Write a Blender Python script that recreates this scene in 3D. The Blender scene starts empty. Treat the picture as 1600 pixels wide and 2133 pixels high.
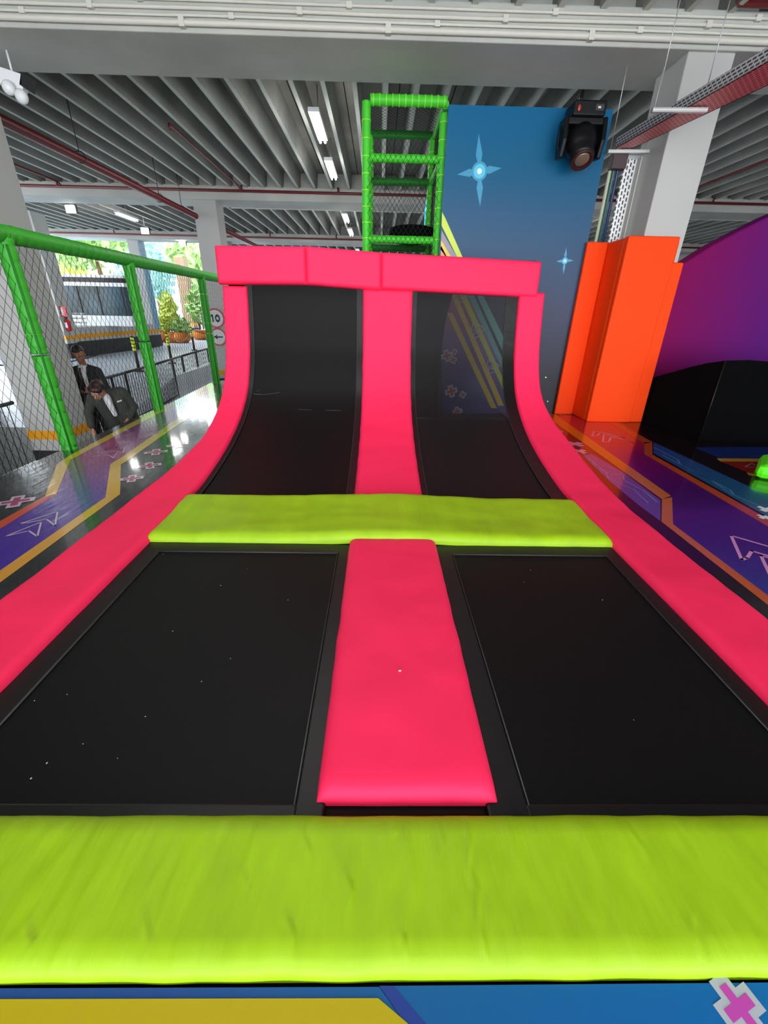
import bpy, math, random
from mathutils import Vector, Matrix, noise
random.seed(7)
C = bpy.context.scene
COL = C.collection
R = math.radians

# ------------------------------------------------------------------ camera, world, lights, exposure
F_PX, PITCH, ROLL, YAW, CAM_H = 870.0, R(25.6), R(1.2), R(1.1), 1.5
_fwd = Vector((math.sin(YAW)*math.cos(PITCH), math.cos(YAW)*math.cos(PITCH), -math.sin(PITCH)))
_rt = Vector((math.cos(YAW), -math.sin(YAW), 0)); _up = _rt.cross(_fwd)
RT = math.cos(ROLL)*_rt + math.sin(ROLL)*_up
UP = -math.sin(ROLL)*_rt + math.cos(ROLL)*_up
cam_d = bpy.data.cameras.new('camera'); cam = bpy.data.objects.new('camera', cam_d); COL.objects.link(cam)
cam.matrix_world = Matrix(((RT.x, UP.x, -_fwd.x, 0), (RT.y, UP.y, -_fwd.y, 0), (RT.z, UP.z, -_fwd.z, CAM_H), (0, 0, 0, 1)))
cam_d.sensor_fit = 'VERTICAL'; cam_d.sensor_height = 24.0; cam_d.lens = F_PX/2133*24.0
cam_d.clip_start = 0.02; cam_d.clip_end = 400
C.camera = cam
C.view_settings.view_transform = 'Standard'; C.view_settings.look = 'None'
C.view_settings.gamma = 1.0; C.view_settings.exposure = 0.0; C.view_settings.use_curve_mapping = False

world = bpy.data.worlds.new('world'); C.world = world; world.use_nodes = True
wn = world.node_tree.nodes; wl = world.node_tree.links
bg = wn['Background']; bg.inputs['Strength'].default_value = 6.0
tc = wn.new('ShaderNodeTexCoord'); sp = wn.new('ShaderNodeSeparateXYZ'); rp = wn.new('ShaderNodeValToRGB')
wl.new(tc.outputs['Generated'], sp.inputs[0]); wl.new(sp.outputs['Z'], rp.inputs[0]); wl.new(rp.outputs[0], bg.inputs['Color'])
rp.color_ramp.elements[0].position = 0.0; rp.color_ramp.elements[0].color = (0.94, 0.97, 1, 1)
rp.color_ramp.elements[1].position = 0.6; rp.color_ramp.elements[1].color = (0.72, 0.86, 1, 1)

def area(name, loc, rot, sx, sy, power, color=(1, 1, 1)):
    l = bpy.data.lights.new(name, 'AREA'); l.shape = 'RECTANGLE'; l.size = sx; l.size_y = sy; l.energy = power; l.color = color
    o = bpy.data.objects.new(name, l); COL.objects.link(o); o.location = loc; o.rotation_euler = rot
    return o
# ceiling lighting of the hall (rows of fluorescent battens overhead and behind the photographer)
area('light_hall_row', (0.0, -2.5, 4.4), (R(0), 0, 0), 7, 1.5, 210, (1, 0.98, 0.95))
area('light_hall_row', (-1.1, 4.0, 4.4), (0, 0, 0), 4.0, 1.5, 60, (1, 0.98, 0.95))
area('light_hall_row', (0.0, 11.5, 4.3), (0, 0, 0), 8, 1.2, 150, (1, 0.97, 0.93))
area('light_hall_row', (0.0, 19.0, 4.3), (0, 0, 0), 8, 1.2, 150, (1, 0.97, 0.93))
# daylight from the open front of the building behind the photographer
area('light_daylight_front', (0.0, -6.5, 0.9), (R(104), 0, 0), 12, 3, 430, (0.95, 0.98, 1))

# ------------------------------------------------------------------ pixel ray helpers (a point of the photo put on a plane of the place)
def ray(px, py):
    return RT*((px-800)/F_PX) - UP*((py-1066.5)/F_PX) + _fwd
def PZ(px, py, z=0.0):
    d = ray(px, py); t = (z-CAM_H)/d.z; return Vector((d.x*t, d.y*t, z))
def PY(px, py, y):
    d = ray(px, py); t = y/d.y; return Vector((d.x*t, y, CAM_H+d.z*t))

# ------------------------------------------------------------------ mesh builder
class MB:
    def __init__(s): s.v = []; s.f = []; s.m = []; s.sm = []
    def face(s, idx, m=0, smooth=False): s.f.append(tuple(idx)); s.m.append(m); s.sm.append(smooth)
    def poly(s, pts, m=0):
        b = len(s.v); s.v += [tuple(p) for p in pts]; s.face(range(b, b+len(pts)), m)
    def box(s, x0, x1, y0, y1, z0, z1, m=0):
        b = len(s.v)
        s.v += [(x0,y0,z0),(x1,y0,z0),(x1,y1,z0),(x0,y1,z0),(x0,y0,z1),(x1,y0,z1),(x1,y1,z1),(x0,y1,z1)]
        for q in ((3,2,1,0),(4,5,6,7),(0,1,5,4),(1,2,6,5),(2,3,7,6),(3,0,4,7)): s.face([b+i for i in q], m)
    def obox(s, c, ax, ay, az, m=0):
        c = Vector(c); b = len(s.v)
        for i, j, k in ((-1,-1,-1),(1,-1,-1),(1,1,-1),(-1,1,-1),(-1,-1,1),(1,-1,1),(1,1,1),(-1,1,1)):
            s.v.append(tuple(c+Vector(ax)*i+Vector(ay)*j+Vector(az)*k))
        for q in ((3,2,1,0),(4,5,6,7),(0,1,5,4),(1,2,6,5),(2,3,7,6),(3,0,4,7)): s.face([b+i for i in q], m)
    def prism(s, poly, h, m=0, m_side=None):
        """poly: CCW list of 3D points, extruded by vector h"""
        h = Vector(h); n = len(poly); b = len(s.v)
        s.v += [tuple(p) for p in poly] + [tuple(Vector(p)+h) for p in poly]
        s.face([b+i for i in range(n)][::-1], m); s.face([b+n+i for i in range(n)], m)
        for i in range(n):
            j = (i+1) % n; s.face([b+i, b+j, b+n+j, b+n+i], m if m_side is None else m_side)
    def tube(s, pts, r, seg=8, m=0, caps=True, rfun=None, dome=False):
        pts = [Vector(p) for p in pts]; n = len(pts)
        rs = [(r[i] if isinstance(r, (list, tuple)) else r) for i in range(n)]
        if dome:
            d0 = (pts[0]-pts[1]).normalized(); d1 = (pts[-1]-pts[-2]).normalized()
            a = [(pts[0]+d0*rs[0]*math.sin(t), rs[0]*math.cos(t)) for t in (1.45, 1.1, .7, .35)]
            z = [(pts[-1]+d1*rs[-1]*math.sin(t), rs[-1]*math.cos(t)) for t in (.35, .7, 1.1, 1.45)]
            pts = [q[0] for q in a]+pts+[q[0] for q in z]; rs = [q[1] for q in a]+rs+[q[1] for q in z]; n = len(pts)
        b = len(s.v); u = None
        for i in range(n):
            t = (pts[min(i+1, n-1)]-pts[max(i-1, 0)])
            t = t.normalized() if t.length > 1e-9 else Vector((0,0,1))
            if u is None:
                ref = Vector((0,0,1)) if abs(t.z) < .9 else Vector((1,0,0))
                u = t.cross(ref).normalized()
            else:
                u = (u-t*u.dot(t))
                u = u.normalized() if u.length > 1e-6 else t.orthogonal().normalized()
            w = t.cross(u)
            for k in range(seg):
                a_ = 2*math.pi*k/seg
                s.v.append(tuple(pts[i]+(u*math.cos(a_)+w*math.sin(a_))*rs[i]))
        for i in range(n-1):
            for k in range(seg):
                k2 = (k+1) % seg
                s.face((b+i*seg+k, b+i*seg+k2, b+(i+1)*seg+k2, b+(i+1)*seg+k), m, seg > 4)
        if caps:
            s.face([b+k for k in range(seg)][::-1], m); s.face([b+(n-1)*seg+k for k in range(seg)], m)
    def ball(s, c, rx, ry=None, rz=None, m=0, seg=16, rings=10, rot=None):
        ry = rx if ry is None else ry; rz = rx if rz is None else rz; c = Vector(c); b = len(s.v)
        for i in range(rings+1):
            th = math.pi*i/rings
            for k in range(seg):
                ph = 2*math.pi*k/seg
                p = Vector((rx*math.sin(th)*math.cos(ph), ry*math.sin(th)*math.sin(ph), rz*math.cos(th)))
                if rot: p = rot @ p
                s.v.append(tuple(c+p))
        for i in range(rings):
            for k in range(seg):
                k2 = (k+1) % seg
                s.face((b+i*seg+k, b+(i+1)*seg+k, b+(i+1)*seg+k2, b+i*seg+k2), m, True)
    def lathe(s, prof, c, m=0, seg=24, axis=None):
        """prof list (r,z)"""
        c = Vector(c); b = len(s.v); n = len(prof); rot = axis if axis else Matrix.Identity(3)
        for r_, z_ in prof:
            for k in range(seg):
                a_ = 2*math.pi*k/seg
                s.v.append(tuple(c + rot @ Vector((r_*math.cos(a_), r_*math.sin(a_), z_))))
        for i in range(n-1):
            for k in range(seg):
                k2 = (k+1) % seg
                s.face((b+i*seg+k, b+i*seg+k2, b+(i+1)*seg+k2, b+(i+1)*seg+k), m, True)
        s.face([b+k for k in range(seg)][::-1], m); s.face([b+(n-1)*seg+k for k in range(seg)], m)
    def build(s, name, mats, parent=None, bevel=0, smooth=None):
        me = bpy.data.meshes.new(name); me.from_pydata(s.v, [], s.f)
        if not isinstance(mats, (list, tuple)): mats = [mats]
        for m in mats: me.materials.append(m)
        me.polygons.foreach_set('material_index', s.m)
        me.polygons.foreach_set('use_smooth', [bool(x) if smooth is None else smooth for x in s.sm])
        me.update()
        o = bpy.data.objects.new(name, me); COL.objects.link(o)
        if parent:
            o.parent = parent
            o.matrix_parent_inverse = parent.matrix_world.inverted()
        if bevel:
            bv = o.modifiers.new('bevel', 'BEVEL'); bv.width = bevel; bv.segments = 2; bv.limit_method = 'ANGLE'
        return o

def tag(o, label, cat, group=None, kind=None):
    o['label'] = label; o['category'] = cat
    if group: o['group'] = group
    if kind: o['kind'] = kind
    return o
def thing(name, label, cat, loc=(0,0,0), group=None):
    o = bpy.data.objects.new(name, None); COL.objects.link(o); o.location = loc
    o.matrix_world = Matrix.Translation(loc); o.empty_display_size = .1
    return tag(o, label, cat, group)
def struct(o): o['kind'] = 'structure'; return o
def copy_tree(o, offset, label=None, group=None):
    c = o.copy(); COL.objects.link(c); c.location = Vector(o.location)+Vector(offset)
    if label: c['label'] = label
    if group: c['group'] = group
    for ch in o.children:
        d = ch.copy(); COL.objects.link(d); d.parent = c; d.matrix_parent_inverse = ch.matrix_parent_inverse.copy()
        for g in ch.children:
            e = g.copy(); COL.objects.link(e); e.parent = d; e.matrix_parent_inverse = g.matrix_parent_inverse.copy()
    return c

# ------------------------------------------------------------------ materials
def lin(c):
    return tuple(((v/255)/12.92 if v/255 <= .04045 else ((v/255+.055)/1.055)**2.4) for v in c)+(1,)
def mat(name, col, rough=.6, spec=.5, metal=0, bump=0, bscale=30, var=0, vscale=3, coat=0, emit=0, stretch=(1,1,1), sheen=0, coat_rough=.08):
    m = bpy.data.materials.new(name); m.use_nodes = True
    n = m.node_tree.nodes; l = m.node_tree.links; b = n['Principled BSDF']
    c = col if len(col) == 4 else tuple(col)+(1,)
    b.inputs['Base Color'].default_value = c; b.inputs['Roughness'].default_value = rough
    b.inputs['Specular IOR Level'].default_value = spec; b.inputs['Metallic'].default_value = metal
    b.inputs['Coat Weight'].default_value = coat; b.inputs['Coat Roughness'].default_value = coat_rough
    b.inputs['Sheen Weight'].default_value = sheen
    if emit: b.inputs['Emission Color'].default_value = c; b.inputs['Emission Strength'].default_value = emit
    t = n.new('ShaderNodeTexCoord'); mp = n.new('ShaderNodeMapping'); mp.inputs['Scale'].default_value = stretch
    l.new(t.outputs['Object'], mp.inputs[0])
    if var:
        nz = n.new('ShaderNodeTexNoise'); nz.inputs['Scale'].default_value = vscale; nz.inputs['Detail'].default_value = 6
        l.new(mp.outputs[0], nz.inputs['Vector'])
        mx = n.new('ShaderNodeMix'); mx.data_type = 'RGBA'; mx.blend_type = 'MULTIPLY'; mx.inputs['Factor'].default_value = 1
        mx.inputs['A'].default_value = c
        rmp = n.new('ShaderNodeMapRange'); rmp.inputs['From Min'].default_value = .3; rmp.inputs['From Max'].default_value = .7
        rmp.inputs['To Min'].default_value = 1-var; rmp.inputs['To Max'].default_value = 1+var*.4
        l.new(nz.outputs[0], rmp.inputs[0]); l.new(rmp.outputs[0], mx.inputs['B']); l.new(mx.outputs['Result'], b.inputs['Base Color'])
    if bump:
        nb = n.new('ShaderNodeTexNoise'); nb.inputs['Scale'].default_value = bscale; nb.inputs['Detail'].default_value = 5
        l.new(mp.outputs[0], nb.inputs['Vector'])
        bp = n.new('ShaderNodeBump'); bp.inputs['Strength'].default_value = bump; bp.inputs['Distance'].default_value = .02
        l.new(nb.outputs[0], bp.inputs['Height']); l.new(bp.outputs[0], b.inputs['Normal'])
    return m
def gradmat(name, stops, axis='Y', lo=0, hi=1, rough=.25, coat=.6, bump=0, bscale=8, stretch=(1,1,1), noise_w=0, spec=.5):
    """printed colour run along a world axis (ink of the print)"""
    m = mat(name, stops[0][1], rough=rough, coat=coat, bump=bump, bscale=bscale, stretch=stretch, spec=spec)
    n = m.node_tree.nodes; l = m.node_tree.links; b = n['Principled BSDF']
    t = n.new('ShaderNodeTexCoord'); s = n.new('ShaderNodeSeparateXYZ'); l.new(t.outputs['Object'], s.inputs[0])
    mr = n.new('ShaderNodeMapRange'); mr.inputs['From Min'].default_value = lo; mr.inputs['From Max'].default_value = hi
    src = s.outputs[axis]
    if noise_w:
        nz = n.new('ShaderNodeTexNoise'); nz.inputs['Scale'].default_value = 1.6; l.new(t.outputs['Object'], nz.inputs['Vector'])
        ad = n.new('ShaderNodeMath'); ad.operation = 'MULTIPLY_ADD'; ad.inputs[1].default_value = noise_w
        l.new(nz.outputs[0], ad.inputs[0]); l.new(src, ad.inputs[2]); src = ad.outputs[0]
    l.new(src, mr.inputs[0]); r_ = n.new('ShaderNodeValToRGB'); l.new(mr.outputs[0], r_.inputs[0])
    e = r_.color_ramp.elements
    while len(e) < len(stops): e.new(.5)
    for i, (p, c) in enumerate(stops): e[i].position = p; e[i].color = c
    l.new(r_.outputs[0], b.inputs['Base Color'])
    return m

PINK = mat('pink_vinyl', (1.0, .025, .105), rough=.6, spec=.2, bump=.16, bscale=5)
LIME = mat('lime_vinyl', (.33, .55, .006), rough=.5, spec=.35, bump=.5, bscale=2.2, stretch=(4.5, .8, 1), var=.10, vscale=1.5)
ORANGE = mat('orange_vinyl', (1.0, .066, .006), rough=.55, spec=.12, bump=.05, bscale=4)
BLACKV = mat('black_vinyl', (.0055, .0055, .006), rough=.42, spec=.4, bump=.15, bscale=9)
BEDM = mat('black_mesh_fabric', (.004, .0042, .0045), rough=.5, spec=.18, bump=.08, bscale=160)
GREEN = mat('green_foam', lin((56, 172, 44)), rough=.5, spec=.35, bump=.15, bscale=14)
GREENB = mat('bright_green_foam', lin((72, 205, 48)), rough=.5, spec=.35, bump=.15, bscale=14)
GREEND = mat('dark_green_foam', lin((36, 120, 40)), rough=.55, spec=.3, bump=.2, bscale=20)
TIE = mat('lime_cable_tie', lin((150, 240, 60)), rough=.4)
WHITEP = mat('white_paint', lin((190, 190, 187)), rough=.7, spec=.3, bump=.05, bscale=18, var=.06, vscale=.9)
CONC = mat('painted_concrete', lin((196, 197, 190)), rough=.75, spec=.25, bump=.1, bscale=10, var=.15, vscale=1.1)
RIBM = mat('ribbed_deck_paint', lin((208, 214, 206)), rough=.8, spec=.2, var=.15, vscale=.8, bump=.05)
SLABM = mat('slab_underside', lin((158, 157, 148)), rough=.85, spec=.2, var=.3, vscale=.7, bump=.1)
DARKGAP = mat('dark_joint', (.008, .008, .008), rough=.9)
REDP = mat('red_pipe_paint', lin((105, 27, 32)), rough=.4, bump=.03)
GALV = mat('galvanised_steel', lin((190, 192, 195)), rough=.4, metal=.7, bump=.05, bscale=60)
CONDM = mat('white_conduit', lin((222, 220, 208)), rough=.55)
BLACKM = mat('black_metal', (.012, .012, .013), rough=.45)
YBAND = mat('yellow_band', lin((235, 160, 10)), rough=.55)
BBASE = mat('charcoal_base', lin((38, 38, 40)), rough=.6)
NETM = mat('net_cord', (.012, .014, .012), rough=.8)
SKIN = mat('skin', lin((170, 110, 85)), rough=.5)
SKIN2 = mat('light_skin', lin((200, 140, 110)), rough=.5)
HAIR = mat('dark_hair', lin((24, 16, 14)), rough=.4, bump=.4, bscale=60)
HAIR2 = mat('dark_brown_hair', lin((48, 20, 22)), rough=.35, bump=.4, bscale=50)
SUIT = mat('black_suit', lin((22, 21, 24)), rough=.8, bump=.1, bscale=40)
SUIT2 = mat('grey_suit', lin((58, 60, 56)), rough=.85, bump=.1, bscale=40)
SHIRT = mat('white_shirt', lin((225, 225, 230)), rough=.7)
TIEM = mat('maroon_tie', lin((60, 14, 18)), rough=.5)
LEAF = mat('leaf_green', lin((165, 200, 115)), rough=.5, var=.5, vscale=2)
LEAFY = mat('leaf_yellow', lin((222, 232, 110)), rough=.5, var=.3, vscale=3)
LEAFB = mat('leaf_bluegreen', lin((165, 205, 198)), rough=.5, var=.3, vscale=3)
BARK = mat('bark', lin((110, 80, 60)), rough=.9)
POT = mat('terracotta', lin((205, 115, 30)), rough=.5, var=.3)
WHITEM = mat('white_metal', lin((235, 238, 240)), rough=.35)
EXTR = mat('extinguisher_red', lin((205, 20, 30)), rough=.25)
LAMP = mat('lamp_tube', (1, 1, 1), emit=14)
LAMPF = mat('flood_lens', (1, .98, .95), emit=22)

# ------------------------------------------------------------------ setting: floor, deck, beams, walls
FLOOR = -.95
def tile_mat(cc=(150, 153, 158), rg=.22):
    m = mat('grey_floor_tiles', lin(cc), rough=rg, spec=.5, bump=.03)
    n = m.node_tree.nodes; l = m.node_tree.links; b = n['Principled BSDF']
    t = n.new('ShaderNodeTexCoord'); br = n.new('ShaderNodeTexBrick'); br.offset = 0
    br.inputs['Color1'].default_value = lin(cc); br.inputs['Color2'].default_value = lin(tuple(v*.93 for v in cc))
    br.inputs['Mortar'].default_value = lin((84, 86, 88)); br.inputs['Scale'].default_value = 2.2
    br.inputs['Mortar Size'].default_value = .012; br.inputs['Brick Width'].default_value = 1; br.inputs['Row Height'].default_value = 1
    l.new(t.outputs['Object'], br.inputs['Vector']); l.new(br.outputs[0], b.inputs['Base Color'])
    return m
TILE = tile_mat((196, 204, 214), .3)
m = MB(); m.box(-5.95, 16, -12, 60, FLOOR-.2, FLOOR); struct(m.build('floor', TILE))
# the driveway left of the railing lies higher, reached by a slope
m = MB()
b_ = [(-45, -12, FLOOR), (-5.95, -12, FLOOR), (-5.95, 9.2, FLOOR), (-45, 9.2, FLOOR), (-6.0, 13, -.32), (-45, 13, -.32), (-6.5, 70, -.32), (-45, 70, -.32)]
m.v += b_; m.face((0,1,2,3), 1); m.face((3,2,4,5)); m.face((5,4,6,7))
m.poly([(-5.95, 9.2, FLOOR-.1), (-6.5, 70, FLOOR-.1), (-6.5, 70, -.32), (-6.0, 13, -.32), (-5.95, 9.2, FLOOR)])
o = m.build('floor_driveway', [tile_mat((196, 204, 214), .3), tile_mat((96, 98, 100), .6)]); struct(o)  # same tiles twice: pale copy paints in daylight glare, dark near copy the shade

SL = 5.0; RB = 4.6
m = MB(); m.box(-8.6, 16, -9, 40, SL, SL+.25); m.box(-15.5, -8.6, -9, 25.5, SL, SL+.25); struct(m.build('ceiling', SLABM))
m = MB(); g = MB()
k = 0; x = -15.3
while x < 15.8:
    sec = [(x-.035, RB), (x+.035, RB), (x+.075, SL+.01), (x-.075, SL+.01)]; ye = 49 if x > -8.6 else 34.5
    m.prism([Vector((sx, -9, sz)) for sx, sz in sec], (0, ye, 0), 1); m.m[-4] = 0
    if k % 2 == 0: g.box(x+.235, x+.25, -9, ye-9, SL-.012, SL+.002)
    k += 1; x += .48
o = m.build('ceiling_ribs', [RIBM, mat('darker_rib_side', lin((158, 159, 152)), rough=.85, var=.3, vscale=.7)]); struct(o)  # rib sides get a darker tone than the rib bottoms
struct(g.build('ceiling_joints', DARKGAP))
for i, (y0, y1) in enumerate([(-1.45, -.45), (6.62, 7.64), (14.65, 15.65), (22.7, 23.7), (30.7, 31.7)]):
    bx = -15.5 if i < 4 else -8.6
    m = MB(); m.box(bx, 16, y0, y1, 4.3, RB+.03)
    m.box(bx, 16, y0+.18, y1-.18, RB, SL)
    struct(m.build('trim_%d' % (i+1), CONC, bevel=.012))
m = MB(); m.box(-8.6, 16, 38, 38.3, FLOOR, 5); struct(m.build('wall_back', WHITEP))
m = MB(); m.box(15.5, 15.8, -12, 40, FLOOR, 5); struct(m.build('wall_right', WHITEP))
m = MB(); m.box(-10.2, -9.9, -12, 11, FLOOR, 4.6); struct(m.build('wall_left_added', mat('wall_shade_grey', lin((88, 90, 90)), rough=.7)))  # added wall to keep sky light off the near left floor, coloured as shade

def column(x0, x1, y0, y1, label, base=FLOOR, band=(-.36, -.50, -.62), top=4.3, name='column'):
    t = thing(name, label, 'column', ((x0+x1)/2, (y0+y1)/2, base))
    m = MB(); m.box(x0, x1, y0, y1, base+.02, top+.002); m.build('shaft', WHITEP, t, bevel=.012)
    e = .004
    m = MB(); m.box(x0-e, x1+e, y0-e, y1+e, band[1], band[0]); q = m.build('painted_band', YBAND, t); q['label'] = 'orange yellow band'
    m = MB(); m.box(x0-e*2, x1+e*2, y0-e*2, y1+e*2, base, band[2]); q = m.build('base_band', BBASE, t); q['label'] = 'black painted base'
    return t
column(-5.50, -4.92, 6.50, 7.12, 'thick white column just behind the green netting, orange band and black base', band=(-.28, -.42, -.60))
colR = column(3.56, 4.12, 6.66, 7.30, 'white column rising out of the orange padding beside the cable tray', base=0.0, band=(.3, .2, .15))
colS = column(-5.40, -4.74, 14.70, 15.35, 'white column carrying two round traffic signs, behind the left end of the pink top cushions')
column(-7.6, -7.05, 22.8, 23.5, 'distant white column far behind the pink top cushions')
# column with the extinguisher
colE = column(-12.15, -11.62, 16.9, 17.6, 'white column with red fire extinguisher, half hidden by the thick near column', base=-.32, band=(.46, .33, .20))

# round signs on the column
def disc(mb, c, r, m=0, seg=28, y=0):
    mb.poly([(c[0]+r*math.cos(2*math.pi*k/seg), y, c[2]+r*math.sin(2*math.pi*k/seg)) for k in range(seg)][::1], m)
SIGNW = mat('sign_white', lin((215, 218, 220)), rough=.4); SIGNR = mat('sign_red', lin((200, 90, 100)), rough=.4); SIGNK = mat('sign_black', lin((45, 45, 50)), rough=.5)
def round_sign(c, r, label, kind):
    t = thing('traffic_sign', label, 'sign', c)
    m = MB()
    m.lathe([(r, 0), (r, .012)], (c[0], c[1], c[2]), 0, 32, Matrix.Rotation(R(90), 3, 'X'))
    m.build('sign_plate', SIGNR, t)
    m = MB(); disc(m, c, r*.82, 0, 32, c[1]-.014); m.build('sign_face', SIGNW, t)
    m = MB(); y = c[1]-.017
    if kind == '10':
        a = r*.5
        m.poly([(c[0]-a*.75, y, c[2]-a*.75), (c[0]-a*.42, y, c[2]-a*.75), (c[0]-a*.42, y, c[2]+a*.8), (c[0]-a*.75, y, c[2]+a*.8)])
        m.poly([(c[0]-a*.75, y, c[2]+a*.8), (c[0]-a*1.1, y, c[2]+a*.45), (c[0]-a*1.1, y, c[2]+a*.15), (c[0]-a*.75, y, c[2]+a*.42)])
        for k in range(20):
            a0, a1 = 2*math.pi*k/20, 2*math.pi*(k+1)/20
            def e(t_, q): return (c[0]+a*.45+a*.55*q*math.cos(t_), y, c[2]+a*(.8*q if q == 1 else .8*q-.02)*math.sin(t_))
            m.poly([e(a0, 1), e(a1, 1), e(a1, .45), e(a0, .45)])
    else:
        a = r*.55
        m.poly([(c[0]-a, y, c[2]), (c[0]-a*.1, y, c[2]-a*.5), (c[0]-a*.3, y, c[2]), (c[0]-a*.1, y, c[2]+a*.5)])
        m.poly([(c[0]-a*.3, y, c[2]-a*.14), (c[0]+a, y, c[2]-a*.14), (c[0]+a, y, c[2]+a*.14), (c[0]-a*.3, y, c[2]+a*.14)])
    m.build('symbol', SIGNK, t)
p = PY(450, 663, 14.66); round_sign((p.x-.02, 14.68, p.z), .29, 'round red rimmed sign reading 10, upper of the two on the white column', '10')
p = PY(456, 702, 14.66); round_sign((p.x-.02, 14.68, p.z), .27, 'round red rimmed sign with an arrow, lower of the two on the white column', 'arrow')

# beam conduits: each run of pipe is its own thing
def conduit(z0, r, label, wob, y=6.62, name='conduit', x0=-16, x1=12, mt=None):
    m = MB(); pts = []
    n = 60
    for i in range(n+1):
        xx = x0+(x1-x0)*i/n
        pts.append((xx, y-r-.004-.01*abs(noise.noise(Vector((xx*.8, z0*9, 0)))), z0+wob*noise.noise(Vector((xx*.35, z0*5, 3)))))
    t = thing(name, label, 'pipe', (0, y-r, z0))
    m.tube(pts, r, 8); m.build('tube', mt or CONDM, t)
    for q_ in range(7):
        xx = -8+q_*2.3+(z0*37.7 % 1.9)
        j = min(range(n+1), key=lambda q: abs(pts[q][0]-xx)); zz = pts[j][2]
        mb = MB(); mb.box(xx-.03, xx+.03, pts[j][1]-r-.006, y+.01, zz-r-.012, zz+r+.012); mb.build('clamp', mt or CONDM, t)
    return t
conduit(4.555, .014, 'thin white conduit, uppermost along the front of the near concrete beam', .012)
conduit(4.49, .018, 'white conduit second from the top along the near beam', .02)
conduit(4.43, .014, 'thin white conduit third from the top along the near beam', .012)
conduit(4.365, .03, 'fat white conduit lowest along the front of the near beam', .008)
m = MB(); m.tube([(-4.6, 15.70, 4.31), (12, 15.70, 4.31)], .025, 6)
for k in range(9): m.box(-4+k*1.9, -3.95+k*1.9, 15.64, 15.73, 4.29, 4.35)
tag(m.build('conduit', CONDM), 'thin white pipe running behind the second concrete beam', 'pipe')

# red sprinkler pipes
def red_run(name, label, pts, r, stubs=()):
    t = thing(name, label, 'pipe', pts[0])
    m = MB(); m.tube(pts, r, 10); m.build('main_pipe', REDP, t)
    for a, b in stubs:
        m = MB(); m.tube([a, b], r*.8, 8); m.build('branch', REDP, t)
    return t
red_run('sprinkler_pipe', 'red sprinkler pipe running along the second concrete beam', [(-15, 14.58, 4.50), (15, 14.58, 4.50)], .035,
        [((xx, 14.5, 4.5), (xx, 14.5 , 4.615)) for xx in (-9.0, -6.8, -3.9, -1.2, 2.6, 6.5, 9.5)])
red_run('sprinkler_pipe', 'red sprinkler pipe running along the third concrete beam', [(-15, 22.62, 4.45), (15, 22.62, 4.45)], .035,
        [((xx, 22.55, 4.45), (xx, 22.55, 4.615)) for xx in (-12, -8.0, -5, -2, 1, 5)])
red_run('sprinkler_pipe', 'slim red pipe branch slanting across the ribs, left half of the ceiling', [(-3.93, 10.1, 4.45), (-3.93, 10.1, 4.56), (-3.93, 14.35, 4.56), (-3.93, 14.5, 4.5)], .022)
red_run('sprinkler_pipe', 'slim dark red branch pipe at far left below the thick main', [(-8.9, 11.0, 4.56), (-8.9, 14.4, 4.56), (-8.9, 14.5, 4.5)], .022)
red_run('sprinkler_pipe', 'short red pipe elbow at the upper right corner above the near beam', [(3.85, 5.2, 4.62), (3.85, 6.45, 4.62), (3.9, 6.5, 4.62), (8, 6.5, 4.62)], .03)
red_run('sprinkler_pipe', 'slim red pipe elbow on the ceiling near the right end of the second beam', [(8.2, 9.0, 4.56), (8.2, 14.3, 4.56), (8.2, 14.45, 4.5)], .025)
a = PZ(2, 268, 3.9); b = PZ(513, 502, 3.9)
red_run('sprinkler_main', 'thick dark red main pipe hung below the ceiling on rods, left', [(a.x, 5.0, 3.9), (-5.5, 8, 3.9), (-5.35, 15, 3.9), (-5.3, 15.0, 3.9), (-5.2, 24, 3.9)], .075)
for yy in (9.6, 12.6, 13.9):
    t = thing('pipe_hanger', 'thin rod and ring holding the thick red main, at %s' % {9.6: 'its near end', 12.6: 'its middle', 13.9: 'the second beam'}[yy], 'hanger', (-5.42, yy, 3.9))
    m = MB(); m.tube([(-5.42, yy, 4.0), (-5.42, yy, 5.0)], .008, 6); m.build('rod', BLACKM, t)
    m = MB(); m.tube([(-5.42+.09*math.cos(u/12*6.283), yy, 3.91+.09*math.sin(u/12*6.283)) for u in range(13)], .008, 6); m.build('ring', BLACKM, t)

# lamps
def batten(x, y, z, L, label, name='ceiling_lamp'):
    t = thing(name, label, 'lamp', (x, y, z), 'fluorescent battens under the ribbed ceiling')
    m = MB(); m.box(x-.09, x+.09, y-L/2, y+L/2, z+.03, z+.09); m.build('housing', WHITEM, t)
    for s in (-1, 1):
        m = MB(); m.tube([(x+s*.045, y-L/2+.03, z), (x+s*.045, y+L/2-.03, z)], .022, 8); m.build('tube', LAMP, t)
    m = MB(); m.tube([(x, y, z+.09), (x, y, SL)], .01, 6); m.build('hanger', GALV, t)
    pl = bpy.data.lights.new('lamp_light', 'POINT'); pl.energy = 22; pl.shadow_soft_size = .3; pl.color = (1, .98, .95)
    po = bpy.data.objects.new('lamp_light', pl); COL.objects.link(po); po.location = (x, y, z-.38)
batten(-1.12, 9.65, 4.4, 1.3, 'bright ceiling lamp nearest the camera, left of the green tower')
batten(-1.15, 12.1, 4.4, 1.3, 'second bright ceiling lamp behind the nearest one')
batten(-1.17, 17.0, 4.3, 1.3, 'ceiling lamp just beyond the second concrete beam')
batten(-1.18, 19.8, 4.3, 1.3, 'ceiling lamp second beyond the second beam')
batten(-1.16, 25.6, 4.3, 1.3, 'far ceiling lamp just above the pink cushions')
batten(-9.0, 18.0, 4.35, 1.3, 'small batten lamp over the driveway')
batten(7.0, 15.3+2.2, 4.3, 1.0, 'small lamp glimpsed right of the blue panel')
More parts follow.
